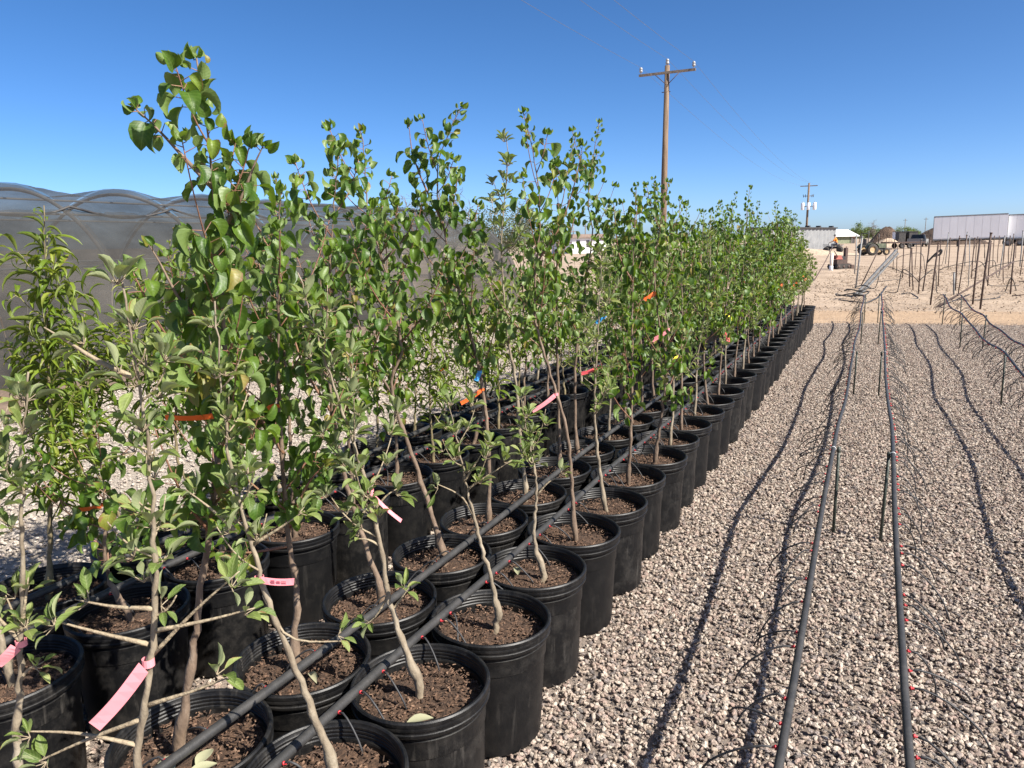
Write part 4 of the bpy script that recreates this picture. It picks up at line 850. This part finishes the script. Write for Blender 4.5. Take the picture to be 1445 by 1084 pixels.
for row in (1, 2, 3, 4):
    for k in range(KMIN[row], KMAX + 1):
        x = ROWX[row] + rng.uniform(-.012, .012); y = ROW0[row] + PITCHY * k + rng.uniform(-.003, .003); SLOT[row, k] = (x, y)
        near = y < 5.5
        t = empty('nursery_pot', (x, y, .004), rng.uniform(0, 6.283), 'black nursery pot, %s from the near end of the %s' % (ordinal(k - KMIN[row] + 1), ROWN[row]), 'pot', 'black nursery pots set out in rows')
        t.rotation_euler = (rng.uniform(-.016, .016), rng.uniform(-.016, .016), rng.uniform(0, 6.283))
        sc_ = rng.uniform(.985, 1.01); t.scale = (sc_, sc_ * rng.uniform(.99, 1.005), rng.uniform(.985, 1.01))
        w_, r_ = POT_NEAR if near else POT_FAR
        link('wall', w_, t); link('rim', r_, t)
        s = link('soil', SOILS[rng.integers(5)], t, (0, 0, SOIL_Z), rng.uniform(0, 6.28))
        if near: tag(link('mulch', MULCH[rng.integers(4)], t, (0, 0, SOIL_Z), rng.uniform(0, 6.28)), kind='stuff')
def row_hose(x, z, label, side, kind='pot'):
    pts = [(x + .012 * math.sin(y * 1.1 + x * 9) + rng.uniform(-.006, .006), y, z + .006 * math.sin(y * 2.3 + x)) for y in np.arange(.2, 14.75, .7)]
    return hose(pts, side, kind, label, 'drip hoses lying across the pots', .55, 14.4, rad=.0135)
row_hose(-1.195, .441, 'grey drip hose lying on the rims of the front row of pots', (1,))
row_hose(-1.437, .441, 'grey drip hose lying on the rims of the second row of pots', (-1,))
row_hose(-2.37, .441, 'dark drip hose lying on the rims of the third row of pots', (1,))
row_hose(-2.60, .441, 'dark drip hose lying on the rims of the back row of pots', (-1,))

# ------------------------------------------------------------------ leaves
def leaf_template(ts, ws, fold, curl, twist, wave, ns, na, ph):
    t = np.array([0, .045, .13, .28, .45, .63, .82, 1]) if ns == 8 else np.array([0, .09, .33, .64, 1]); w = np.interp(t, ts, ws); ang = np.cumsum(np.r_[0, np.full(ns - 1, curl / (ns - 1))]) - curl * .25
    ang = curl * t - curl * .25; dt = np.diff(t); yc = np.r_[0, np.cumsum(np.cos(ang[:-1]) * dt)]; zc = np.r_[0, np.cumsum(-np.sin(ang[:-1]) * dt)]
    s = np.linspace(-1, 1, na); V = []
    for i in range(ns):
        nz, ny = math.cos(ang[i]), math.sin(ang[i])
        for q in s:
            x = q * w[i] * math.cos(fold * abs(q)); hh = abs(q) * w[i] * math.sin(fold) + wave * math.sin(7 * t[i] + ph + q) * abs(q) * w[i] + twist * q * w[i] * t[i]
            V.append((x, yc[i] + hh * ny, zc[i] + hh * nz))
    F = [(i*na+j, i*na+j+1, (i+1)*na+j+1, (i+1)*na+j) for i in range(ns - 1) for j in range(na - 1)]
    return np.array(V), F, np.array([(q, t[i], 0.) for i in range(ns) for q in s])
SHAPE = {'apricot': ([0, .05, .13, .28, .43, .6, .76, .88, .95, 1], [.03, .26, .39, .455, .44, .36, .235, .11, .05, .008]),
         'apple': ([0, .1, .25, .45, .65, .82, .93, 1], [.015, .10, .21, .265, .24, .15, .065, .008]),
         'peach': ([0, .1, .3, .5, .7, .9, 1], [.01, .055, .10, .11, .085, .032, .004])}
RANGE = {'apricot': ((.35, 1.05), (.3, 1.7), .3), 'apple': ((.3, 1.0), (.1, 1.5), .25), 'peach': ((.3, .9), (.9, 2.6), .25)}
LT = {}; LOBJ = {}
for sp in SHAPE:
    for q, (ns, na) in (('near', (8, 5)), ('far', (5, 3))):
        LT[sp, q] = []
        for i in range(8):
            fo, cu, wv = RANGE[sp]; V, F, ST = leaf_template(*SHAPE[sp], rng.uniform(*fo), rng.uniform(*cu), rng.uniform(-.4, .4), rng.uniform(.05, wv), ns, na, rng.uniform(0, 6))
            LT[sp, q].append((V, F, ST))
    LOBJ[sp] = []
    for V, F, ST in LT[sp, 'near']:
        me = bpy.data.meshes.new(sp + '_leaf'); me.from_pydata(V.tolist(), [], F); me.materials.append(M['leaf_' + sp]); me.polygons.foreach_set('use_smooth', [True] * len(F)); me.attributes.new('lf', 'FLOAT_VECTOR', 'POINT').data.foreach_set('vector', ST.astype(np.float32).ravel()); me.update(); LOBJ[sp].append(me)
def frame(d, n):
    y = unit(d); x = np.cross(y, n); x = unit(x); z = np.cross(x, y); return np.stack([x, y, z], 1)
def join_leaves(name, sp, leaves, q, mats=None):
    Vs, Fs, Ti = [], [], []; base = 0; rnd = rng.random(len(leaves))
    nf = len(LT[sp, q][0][1]); nvt = len(LT[sp, q][0][0]); F0 = np.array(LT[sp, q][0][1])
    for i, (p, d, n_, s, v) in enumerate(leaves):
        Vs.append(LT[sp, q][v][0] * s @ frame(d, n_).T + p); Fs.append(F0 + i * nvt); Ti.append(np.full(nf, rnd[i]))
    V = np.concatenate(Vs); F = np.concatenate(Fs); m_ = len(F)
    me = bpy.data.meshes.new(name); me.vertices.add(len(V)); me.vertices.foreach_set('co', V.astype(np.float32).ravel()); me.loops.add(m_ * 4); me.loops.foreach_set('vertex_index', F.astype(np.int32).ravel())
    me.polygons.add(m_); me.polygons.foreach_set('loop_start', np.arange(0, m_ * 4, 4, dtype=np.int32)); me.polygons.foreach_set('use_smooth', np.ones(m_, bool))
    me.materials.append(M['leaf_' + sp]); a = me.attributes.new('tint', 'FLOAT', 'FACE'); a.data.foreach_set('value', np.concatenate(Ti).astype(np.float32)); me.attributes.new('lf', 'FLOAT_VECTOR', 'POINT').data.foreach_set('vector', np.tile(LT[sp, q][0][2], (len(leaves), 1)).astype(np.float32).ravel()); me.update(calc_edges=True); return me

# ------------------------------------------------------------------ saplings
def along(line, s0, s1, step):
    seg = np.r_[0, np.cumsum(np.linalg.norm(np.diff(line, axis=0), axis=1))]; L = seg[-1]; out = []
    s = s0 * L
    while s <= s1 * L + 1e-6:
        p = np.array([np.interp(s, seg, line[:, k]) for k in range(3)]); q = np.array([np.interp(min(L, s + .01), seg, line[:, k]) for k in range(3)]); q0 = np.array([np.interp(max(0, s - .01), seg, line[:, k]) for k in range(3)])
        out.append((p, unit(q - q0), s / L)); s += step * rng.uniform(.7, 1.3)
    return out
def perp_basis(T):
    U = np.cross(T, [0, 0, 1.]); U = np.array([1., 0, 0]) if np.linalg.norm(U) < .1 else unit(U); return U, np.cross(T, U)
def dress(sp, line, s0, s1, dens, leaves, stalks, big=1.):
    phi = rng.uniform(0, 6.283)
    if sp == 'apricot':
        cf = rng.uniform(3.2, 4.6); cp = rng.uniform(0, 6.28); Lt = np.linalg.norm(np.diff(line, axis=0), axis=1).sum()
        for p, T, u in along(line, s0, s1, .0125 / dens):
            if math.sin(u * Lt * 6.283 * cf + cp) < -.25 and u < .93: continue
            phi += 2.4; U, V = perp_basis(T); rad_ = U * math.cos(phi) + V * math.sin(phi); tipk = 1 - .45 * max(0, (u - .75) / .25)
            pet = rng.uniform(.018, .036) * tipk; e = p + unit(rad_ + T * .35) * pet; stalks.append((p, e))
            d = unit(rad_ * rng.uniform(.2, .7) + np.array([0, 0, -rng.uniform(.5, 1.3)]) * (1.1 if u < .9 else .2) + T * (.1 if u < .9 else .9) + rng.normal(size=3) * .22)
            n_ = rad_ * .8 + np.array([0, 0, .45]) + rng.normal(size=3) * .5
            leaves.append((e, d, n_, big * rng.uniform(.03, .061) * tipk, rng.integers(8)))
        p = line[-1]; T = unit(line[-1] - line[-2]); U, V = perp_basis(T)
        for k in range(4):
            a = phi + k * 1.7; d = unit(T * .8 + (U * math.cos(a) + V * math.sin(a)) * .7); leaves.append((p, d, U * math.cos(a) + V * math.sin(a) + np.array([0, 0, .5]), big * rng.uniform(.02, .034), rng.integers(8)))
    elif sp == 'apple':
        for p, T, u in along(line, s0, s1, .074 / dens):
            phi += 2.4; U, V = perp_basis(T); last = u > .9
            nl = rng.integers(6, 11) + (4 if last else 0); c = p + (U * math.cos(phi) + V * math.sin(phi)) * .012
            for k in range(nl):
                a = phi + k * 2.4; rad_ = U * math.cos(a) + V * math.sin(a)
                d = unit(rad_ * rng.uniform(.5, 1.1) + T * rng.uniform(.2, .9) + np.array([0, 0, rng.uniform(-.25, .6)]) + rng.normal(size=3) * .12)
                n_ = np.array([0, 0, 1.]) - rad_ * .3 + rng.normal(size=3) * .25; pet = rng.uniform(.008, .022); e = c + d * pet; stalks.append((c, e))
                leaves.append((e, d, n_, big * rng.uniform(.027, .055), rng.integers(8)))
    else:
        for p, T, u in along(line, s0, s1, .0165 / dens):
            phi += 2.4; U, V = perp_basis(T); rad_ = U * math.cos(phi) + V * math.sin(phi); tipk = 1 - .5 * max(0, (u - .8) / .2)
            d = unit(rad_ * .9 + T * .35 + np.array([0, 0, rng.uniform(-.35, .25)]) + rng.normal(size=3) * .2); e = p + d * .008; stalks.append((p, e))
            leaves.append((e, d, np.array([0, 0, 1.]) + rng.normal(size=3) * .3, big * rng.uniform(.075, .125) * tipk, rng.integers(8)))
KIND = {'apricot': 'apricot sapling with broad heart-shaped leaves', 'apple': 'apple sapling with downy grey-green leaves', 'peach': 'peach sapling with long narrow leaves'}
TWIG = {'apricot': 'twig_red', 'apple': 'twig_tan', 'peach': 'twig_green'}
TREES = {}
def sapling(row, k, sp, leader, zlow=.85, nside=8, side_len=(.18, .42), spread=.55, dens=1., extra=(), bare=(), r0=.0135, desc='', near=True, thick=1., big=1.):
    """leader: world points from the soil up. extra: further leafy shoots (world polylines). bare: twigs with leaves only at their ends."""
    x, y = SLOT[row, k]; base = np.array([x, y, SOIL_Z + .004])
    lab = '%s%s, %s from near end of %s' % (desc, KIND[sp], ordinal(k - KMIN[row] + 1), ROWN[row])
    t = empty(sp + '_sapling', base, 0, lab, 'sapling', sp + ' saplings in the pots')
    P = [np.array([x, y, SOIL_Z - .03])] + [np.asarray(q, float) for q in leader]
    ln = smooth_line(P, 48 if near else 18); N = len(ln)
    ln[3:-1] += rng.normal(size=(N - 4, 3)) * (.002 if near else .004)
    hgt = ln[-1][2] - ln[0][2]; u = np.linspace(0, 1, N); rr = r0 * .86 * thick * (1 - .90 * u ** .85)
    kn = np.exp(-((ln[:, 2] - SOIL_Z - .10) / .035) ** 2); lowpart = 1 / (1 + np.exp((ln[:, 2] - SOIL_Z - .10) / .012)); rr = rr * (1 + .45 * kn + .28 * lowpart) * (1 + (.07 * rng.normal(size=N) if near else 0)); kick = rng.uniform(-1, 1, 2) * .009; ln[:, :2] += np.outer(lowpart, kick); nodes_ = rng.random(N) < .3; rr = np.where(nodes_ & (u > .15), rr * 1.16, rr); rr = np.maximum(rr, .0018)
    tr = MB().tube(ln - base, rr, 10 if near else 6); leaves, stalks = [], []
    shoots = []
    zs = ln[:, 2]; s_low = float(np.interp(zlow, zs, u)) if zlow < zs.max() else .8
    a = rng.uniform(0, 6.283)
    for i in range(nside):
        f_ = s_low * .88 + (1.0 - s_low * .88) * (i + rng.uniform(.1, .8)) / nside * .86; a += 2.4 + rng.uniform(-.4, .4)
        j = min(N - 2, int(f_ * (N - 1))); p = ln[j]; T = unit(ln[j + 1] - ln[j]); U, V = perp_basis(T); rad_ = U * math.cos(a) + V * math.sin(a)
        L_ = rng.uniform(*side_len) * (1.05 - .55 * (f_ - s_low * .88) / (1.001 - s_low * .88)); sp_ = spread * rng.uniform(.7, 1.3)
        up = np.array([0, 0, 1.]); d0 = unit(rad_ * sp_ + T * .55 + up * .2)
        if sp == 'peach': pts = [p, p + d0 * L_ * .5, p + d0 * L_ * .85 + up * .02, p + d0 * L_ + rad_ * L_ * .15 - up * L_ * .08]
        else: pts = [p, p + d0 * L_ * .4, p + d0 * L_ * .7 + up * L_ * .12, p + d0 * L_ * .92 + up * L_ * .32]
        shoots.append((smooth_line(pts, 10 if near else 6) + rng.normal(size=3) * 0, rr[j] * .5, .12 if sp != 'apple' else .3, 1.))
    for e in extra: shoots.append((smooth_line(e, 16), r0 * .42, .1, 1.))
    for e in bare: shoots.append((smooth_line(e, 9), r0 * .36, .86 if sp == 'apple' else .7, 1.))
    if near:
        tr.build('trunk', M['bark_' + sp], t)
        for l, r_, s0, s1 in shoots:
            MB().tube(l - base, np.linspace(max(r_, .0022), .0012, len(l)), 6).build('branch', M[TWIG[sp]] if r_ < .006 else M['bark_' + sp], t)
    else:
        for l, r_, s0, s1 in shoots: tr.tube(l - base, np.linspace(max(r_, .0022), .0012, len(l)), 4, False, 1)
        tr.build('trunk', [M['bark_' + sp], M[TWIG[sp]]], t)
    dress(sp, ln, s_low, 1., dens * .85, leaves, stalks, big)
    for l, r_, s0, s1 in shoots: dress(sp, l, s0, s1, dens, leaves, stalks, big)
    loc = [(p - base, d, n_, s, v) for p, d, n_, s, v in leaves]
    st = MB()
    if near:
        for p, e in stalks: st.tube([p - base, e - base], [.0013, .001], 3, False)
    if near and sp != 'peach':
        c = st.build('crown', M[TWIG[sp]], t); c['kind'] = 'stuff'
        order = np.argsort([-q[3] for q in loc]); keep = order[:300]; rest = order[300:]
        for i in keep:
            p, d, n_, s, v = loc[i]; F_ = frame(d, n_) * s
            o = bpy.data.objects.new('leaf', LOBJ[sp][v]); COL.objects.link(o); o.parent = c
            o.matrix_basis = Matrix(((F_[0, 0], F_[0, 1], F_[0, 2], p[0]), (F_[1, 0], F_[1, 1], F_[1, 2], p[1]), (F_[2, 0], F_[2, 1], F_[2, 2], p[2]), (0, 0, 0, 1)))
        if len(rest): r_ = link('foliage', join_leaves('foliage', sp, [loc[i] for i in rest], 'near'), t); r_['kind'] = 'stuff'
    else:
        c = link('crown', join_leaves('crown', sp, loc, 'near' if near else 'far'), t); c['kind'] = 'stuff'
    TREES[row, k] = (sp, ln, t); return t
def px(row, k, pts):
    b_ = SLOT[row, k]; return [upright(b_, *p) for p in pts]
def U(row, k, *pts): return px(row, k, pts)

# the nearest saplings, trunk lines read off the photograph in their own pots
sapling(1, -2, 'apple', U(1, -2, (206, 1180), (194, 1083), (203, 1004), (214, 911), (220, 829), (218, 736), (209, 626), (199, 550), (186, 490), (176, 425), (172, 398)), 1.12, 10, (.04, .11), 1., 1.05,
    bare=[U(1, -2, (209, 909), (140, 893), (62, 872)), U(1, -2, (216, 924), (275, 862), (338, 806)), U(1, -2, (219, 890), (290, 876), (360, 858)), U(1, -2, (216, 859), (160, 856), (106, 846)), U(1, -2, (208, 995), (270, 976), (326, 955)), U(1, -2, (200, 1015), (120, 1045), (36, 1083)), U(1, -2, (196, 1052), (110, 1035), (24, 1032))],
    extra=[U(1, -2, (186, 532), (140, 510), (92, 480), (62, 462))], desc='bare-stemmed ', r0=.0125, big=.86)
sapling(1, -1, 'apple', U(1, -1, (466, 1075), (430, 975), (376, 840), (332, 680), (316, 590), (306, 473), (303, 425)), 1.0, 9, (.06, .16), .9, 1.0,
    bare=[U(1, -1, (360, 767), (395, 745), (430, 721)), U(1, -1, (335, 752), (300, 720), (262, 691)), U(1, -1, (372, 840), (410, 900), (500, 905))], desc='leaning ', r0=.0125, big=.88)
sapling(1, 0, 'apple', U(1, 0, (588, 990), (582, 946), (553, 862), (527, 717), (500, 630), (470, 540), (440, 450), (420, 385)), .92, 9, (.12, .26), .9, 1.1,
    bare=[U(1, 0, (553, 862), (566, 845), (578, 828)), U(1, 0, (548, 840), (530, 870), (512, 884)), U(1, 0, (536, 770), (520, 762), (500, 760)), U(1, 0, (528, 720), (545, 700), (560, 690))], desc='left-leaning ', r0=.0125)
sapling(1, 1, 'apple', U(1, 1, (696, 885), (698, 840), (668, 728), (655, 668), (642, 610), (632, 566)), .92, 4, (.10, .2), .8, 1.0,
    bare=[U(1, 1, (660, 690), (690, 670), (722, 650)), U(1, 1, (668, 728), (650, 700), (610, 680)), U(1, 1, (655, 680), (680, 640), (690, 620))], desc='short ', r0=.012)
sapling(1, 2, 'apple', U(1, 2, (765, 812), (754, 761), (757, 692), (754, 664), (744, 615), (738, 566)), .82, 5, (.10, .2), .8, 1.0, desc='short ', r0=.012, bare=[U(1, 2, (757, 700), (775, 680), (800, 668))])
sapling(1, 3, 'apricot', U(1, 3, (812, 762), (810, 742), (801, 617), (782, 548), (757, 460), (754, 413), (759, 352), (762, 290), (752, 215), (738, 158)), 1.3, 8, (.2, .36), .6, 1.0, desc='tall ', r0=.0115,
    extra=[U(1, 3, (758, 370), (790, 320), (812, 255), (822, 205))])
sapling(1, 4, 'apple', U(1, 4, (853, 716), (841, 617), (840, 529), (846, 430), (850, 350)), .85, 8, (.12, .28), .8, 1.0, r0=.0115)
sapling(2, -2, 'apple', U(2, -2, (26, 1083), (30, 905), (33, 799), (30, 656), (36, 583), (40, 525)), 1.22, 5, (.06, .13), .95, 1.2, r0=.0125, big=.9,
    bare=[U(2, -2, (30, 905), (20, 870), (8, 840)), U(2, -2, (28, 960), (40, 945), (60, 935))], extra=[U(2, -2, (30, 890), (34, 860), (40, 815)), U(2, -2, (30, 905), (5, 880), (-20, 850))])
sapling(2, -1, 'apricot', U(2, -1, (257, 1045), (276, 889), (298, 736), (304, 680), (316, 560), (313, 400), (304, 290), (291, 170), (277, 80)), .98, 15, (.2, .42), .7, 1.45, desc='tallest ', r0=.0145,
    extra=[U(2, -1, (300, 265), (262, 225), (225, 185), (190, 152)), U(2, -1, (312, 330), (340, 280), (360, 230), (372, 205)), U(2, -1, (300, 736), (250, 740), (180, 720), (140, 690)), U(2, -1, (314, 470), (260, 430), (225, 370), (210, 345))], big=1.05)
sapling(2, 0, 'apricot', U(2, 0, (414, 905), (419, 840), (406, 740), (398, 640), (392, 500), (394, 380), (396, 268)), .88, 14, (.22, .44), .8, 1.35, r0=.014,
    extra=[U(2, 0, (408, 745), (430, 690), (462, 650)), U(2, 0, (400, 640), (350, 560), (310, 470), (290, 410)), U(2, 0, (410, 770), (350, 780), (300, 775))])
sapling(2, 1, 'apricot', U(2, 1, (538, 832), (520, 780), (488, 680), (470, 585), (462, 480), (466, 350), (480, 208)), 1.05, 10, (.2, .38), .65, 1.3, r0=.0135, extra=[U(2, 1, (470, 585), (430, 520), (405, 440), (395, 380))])
sapling(2, 2, 'apricot', U(2, 2, (625, 785), (590, 667), (553, 551), (566, 500), (562, 457), (546, 389), (532, 341), (518, 300), (515, 225), (508, 184)), 1.2, 10, (.2, .38), .65, 1.3, desc='crooked ', r0=.0145, extra=[U(2, 2, (540, 370), (575, 330), (590, 290)), U(2, 2, (556, 560), (520, 500), (500, 430), (490, 380))])
sapling(2, 3, 'apricot', U(2, 3, (690, 732), (688, 617), (674, 513), (645, 403), (631, 348), (621, 300), (618, 240), (632, 190), (652, 150)), 1.15, 11, (.2, .38), .6, 1.35, desc='forked ', r0=.0135, extra=[U(2, 3, (623, 310), (598, 260), (582, 215), (577, 175))])
sapling(2, 4, 'apple', U(2, 4, (743, 692), (735, 636), (729, 551), (719, 491), (710, 403), (708, 321), (716, 236), (714, 192)), 1.15, 9, (.12, .3), .75, 1.05, desc='tall ', r0=.013, big=1.1)
sapling(2, 5, 'apricot', U(2, 5, (790, 655), (788, 560), (785, 410), (790, 321), (800, 250), (812, 192)), 1.1, 10, (.2, .38), .6, 1.05, r0=.013)
sapling(2, 6, 'apricot', U(2, 6, (814, 628), (812, 516), (826, 400), (836, 331), (830, 277), (845, 172)), 1.1, 10, (.2, .38), .6, 1.05, desc='tall ', r0=.013)
sapling(3, -1, 'apple', [np.array([-2.27, 1.14, .8]), np.array([-2.3, 1.16, 1.15]), np.array([-2.28, 1.15, 1.42])], .95, 6, (.1, .22), .8, 1., r0=.0125)
sapling(3, 0, 'apricot', U(3, 0, (150, 800), (148, 720), (140, 640), (132, 600)), .55, 9, (.2, .36), .9, 1.0, desc='low bushy ', r0=.012)
sapling(4, 0, 'peach', U(4, 0, (70, 760), (72, 650), (66, 480), (62, 290)), .72, 26, (.12, .26), .75, 1.4, desc='tall ', r0=.012)
sapling(4, 1, 'peach', U(4, 1, (128, 640), (124, 520), (120, 440)), .80, 18, (.18, .34), .95, 1.25, r0=.011)
sapling(4, 2, 'peach', U(4, 2, (255, 660), (248, 560), (244, 400), (240, 338)), .8, 20, (.2, .36), .95, 1.25, r0=.011)
# the rest of the rows
SPP = {1: (['apple', 'apricot', 'apple', 'apricot', 'apricot'], 1.95), 2: (['apricot', 'apple', 'apricot', 'apricot'], 2.1), 3: (['apricot', 'apple', 'apricot', 'peach'], 1.85), 4: (['peach', 'peach', 'apricot', 'peach', 'apple'], 1.75)}
for row in (4, 3, 2, 1):
    kinds, top = SPP[row]
    for k in range(KMIN[row], KMAX + 1):
        if (row, k) in TREES: continue
        sp = kinds[rng.integers(len(kinds))]; x, y = SLOT[row, k]; near = y < 4.3
        hgt = top * rng.uniform(.86, 1.1) if sp == 'apricot' else top * rng.uniform(.72, .92)
        if sp == 'peach': hgt = rng.uniform(1.25, 1.7)
        hgt *= rng.uniform(.9, 1.04)
        lx, ly = rng.uniform(-.09, .09), rng.uniform(-.09, .09); m_ = rng.normal(size=2) * .03
        P = [np.array([x + m_[0] * .4, y + m_[1] * .4, .42]), np.array([x + lx * .35 + m_[0], y + ly * .35 + m_[1], .35 + (hgt - .35) * .35]), np.array([x + lx * .7 - m_[0], y + ly * .7 - m_[1], .35 + (hgt - .35) * .7]), np.array([x + lx, y + ly, hgt])]
        big = 1.0 if y < 7 else 1.12
        if sp == 'peach': sapling(row, k, sp, P, rng.uniform(.6, .72), 15, (.18, .34), .95, .9, near=near, r0=.010, big=big)
        elif sp == 'apple': sapling(row, k, sp, P, rng.uniform(.6, .8), 12, (.14, .3), .85, 1.05, near=near, r0=.0115, big=big)
        else:
            ex = []
            if rng.random() < .55:
                j = P[2]; a = rng.uniform(0, 6.28); ex = [[j, j + np.array([.07 * math.cos(a), .07 * math.sin(a), .14]), j + np.array([.1 * math.cos(a), .1 * math.sin(a), (hgt - j[2]) * rng.uniform(.7, .95)])]]
            sapling(row, k, sp, P, rng.uniform(.62, .9), 13, (.18, .36), .65, 1.0 if y < 8 else .9, extra=ex, near=near, r0=.012, big=big)

# ------------------------------------------------------------------ tape tags tied to the stems
def tape(row, k, p0, p1, col, label, width=.016, printed=False):
    sp, ln, t = TREES[row, k]; b_ = SLOT[row, k]; q0 = upright(b_, *p0); j = int(np.argmin(np.abs(ln[:, 2] - q0[2]))); c = ln[j]
    dlt = upright(b_, *p1) - q0; dlt = dlt - FH * np.linalg.norm(dlt) * .15; rr = .0095
    e = empty('tape_tag', c, 0, label, 'tag', 'plastic tape tags tied to the saplings')
    def strip(name, pts, sides, mat):
        vv = []
        for p, s in zip(pts, sides):
            s = unit(s); T = unit(pts[-1] - pts[0]); nn = unit(np.cross(T, s)) * .0004
            for sg_ in (1, -1): vv += [p + s * width / 2 + nn * sg_, p - s * width / 2 + nn * sg_]
        n_ = len(pts); fs = []
        for i in range(n_ - 1):
            a, b2 = 4 * i, 4 * (i + 1); fs += [(a, a+1, b2+1, b2), (a+3, a+2, b2+2, b2+3), (a, b2, b2+2, a+2), (a+1, a+3, b2+3, b2+1)]
        fs += [(0, 2, 3, 1), (4*n_-4, 4*n_-3, 4*n_-1, 4*n_-2)]
        return MB().add(vv, fs, False).build(name, mat, e)
    zax = np.array([0, 0, 1.]); MB().lathe([(rr, -width*.3), (rr + .0008, -width*.3), (rr + .0008, width*.3), (rr, width*.3), (rr, -width*.3)], 14, smooth=False).build('loop', M[col], e)
    st = -FH * rr + unit(dlt) * .006; T = unit(dlt); sd = unit(np.cross(T, FH) + rng.normal(size=3) * .15); L_ = np.linalg.norm(dlt)
    pts = [st + T * L_ * u_ + np.array([0, 0, -.02 * math.sin(u_ * 3.14)]) * L_ * 2 for u_ in np.linspace(0, 1, 8)]; sds = [sd + FH * .35 * math.sin(u_ * 2.5) for u_ in np.linspace(0, 1, 8)]
    s = strip('tail', pts, sds, M[col])
    if printed:
        nn = -unit(FH); X = T; Y = unit(np.cross(nn, X)); o_ = pts[4] + nn * .0025; mb = MB()
        for u_, v_, w_, h_ in [(-.016, 0, .009, .010), (-.003, 0, .008, .007), (.010, .003, .012, .0016), (.010, 0, .012, .0016), (.010, -.003, .012, .0016)]:
            c0 = o_ + X * u_ + Y * v_; mb.add([c0 - X*w_/2 - Y*h_/2, c0 + X*w_/2 - Y*h_/2, c0 + X*w_/2 + Y*h_/2, c0 - X*w_/2 + Y*h_/2], [(0, 1, 2, 3)])
        mb.build('print', M['print'], s)
for a in [(1, -2, (206, 940), (146, 1012), 'tag_pink', 'large pink tape tag hanging from the nearest bare apple stem', .024, False), (1, -1, (372, 822), (421, 821), 'tag_pink', 'small pink printed tape tag sticking out level from a leaning stem', .015, True),
          (2, -2, (26, 900), (2, 922), 'tag_pink', 'pink tape tag cut by the left edge of the photo', .022, False), (1, 0, (522, 690), (566, 726), 'tag_pink', 'pink ribbon tail curling off the left-leaning apple stem', .010, False),
          (2, 3, (682, 545), (654, 562), 'tag_orange', 'bright orange tape tag on the forked apricot stem', .018, False), (2, 3, (676, 520), (672, 530), 'tag_blue', 'blue tape tag above the orange tag on the forked stem', .020, False),
          (1, 3, (782, 556), (750, 577), 'tag_pink', 'pink tape tag on the tall apricot stem of the front row', .018, False), (1, 4, (840, 521), (822, 526), 'tag_red', 'red tape bow on an apple stem in the front row', .018, False),
          (2, 0, (400, 577), (372, 580), 'tag_orange', 'orange tape tag among the leaves at centre left', .016, False), (2, -1, (314, 577), (243, 578), 'tag_orange', 'long orange tape tag behind the tallest apricot leaves', .016, False), (3, 0, (146, 712), (118, 716), 'tag_orange', 'orange tape tag on the low bushy apricot', .016, False),
          (1, 7, (922, 470), (899, 484), 'tag_pink', 'pink tape tag left of the yellow one in the front row', .03, False), (1, 6, (918, 415), (904, 423), 'tag_orange', 'orange tape tag high over the pink one', .025, False), (1, 8, (945, 503), (922, 516), 'tag_yellow', 'yellow tape tag beside the pink one in the front row', .03, False),
          (2, 7, (886, 440), (874, 449), 'tag_blue', 'blue tape tag in the middle of the second row', .025, False), (1, 12, (1035, 440), (1044, 447), 'tag_yellow', 'small yellow tape bow further along the front row', .05, False), (1, 12, (1032, 470), (1038, 482), 'tag_red', 'small red tape bow below the further yellow one', .04, False),
          (4, 6, (645, 492), (628, 505), 'tag_orange', 'orange tape tag over the pale gravel gap', .016, False), (4, 7, (668, 515), (652, 522), 'tag_orange', 'orange tape tag low over the pale gravel gap', .016, False), (1, 29, (1130, 388), (1136, 394), 'tag_orange', 'orange tape tag near the far end of the front row', .06, False), (1, 26, (1118, 405), (1126, 398), 'tag_orange', 'orange tape tag third last along the front row', .06, False),
          (1, 22, (1086, 402), (1078, 408), 'tag_orange', 'orange tape tag two thirds along the front row', .05, False), (2, 20, (1070, 398), (1062, 405), 'tag_orange', 'orange tape tag two thirds along the second row', .05, False)]:
    tape(*a[:5], a[5], a[6], a[7])

# wilted leaves fallen on the soil of the nearest pots
for i, (row, k, dx, dy, rz) in enumerate([(2, -1, .06, -.05, .3), (2, -1, .02, -.08, 1.4), (2, -1, .10, -.02, 2.6), (2, -1, .08, -.10, 4.0), (2, 0, .10, -.06, 1.0), (1, 0, .09, -.09, 2.2), (1, 2, -.06, -.03, .5)]):
    V, F, ST = LT['apple', 'near'][i % 8]; me = bpy.data.meshes.new('fallen_leaf'); me.from_pydata((V * [1, 1, .6]).tolist(), [], F); me.materials.append(M['leaf_dry']); me.polygons.foreach_set('use_smooth', [True] * len(F)); me.update()
    x, y = SLOT[row, k]; o = link('fallen_leaf', me, None, (x + dx, y + dy, SOIL_Z + .035), rz); s = .075; o.scale = (s, s, s)
    tag(o, ['wilted pale leaf nearest the stem in the pot of the tallest apricot', 'wilted pale leaf lying closest to the camera in that same near pot', 'wilted pale leaf at the right side of the tallest apricot pot', 'wilted pale leaf by the lower rim of the tallest apricot pot', 'wilted leaf lying in the pot behind the pink printed tag', 'wilted leaf lying in the nearest whole front pot', 'wilted leaf lying in the third whole front pot'][i], 'leaf', 'fallen leaves in the near pots')
print('OBJECT COUNT', len(bpy.data.objects), 'TRIS', sum(len(m_.polygons) for m_ in bpy.data.meshes))
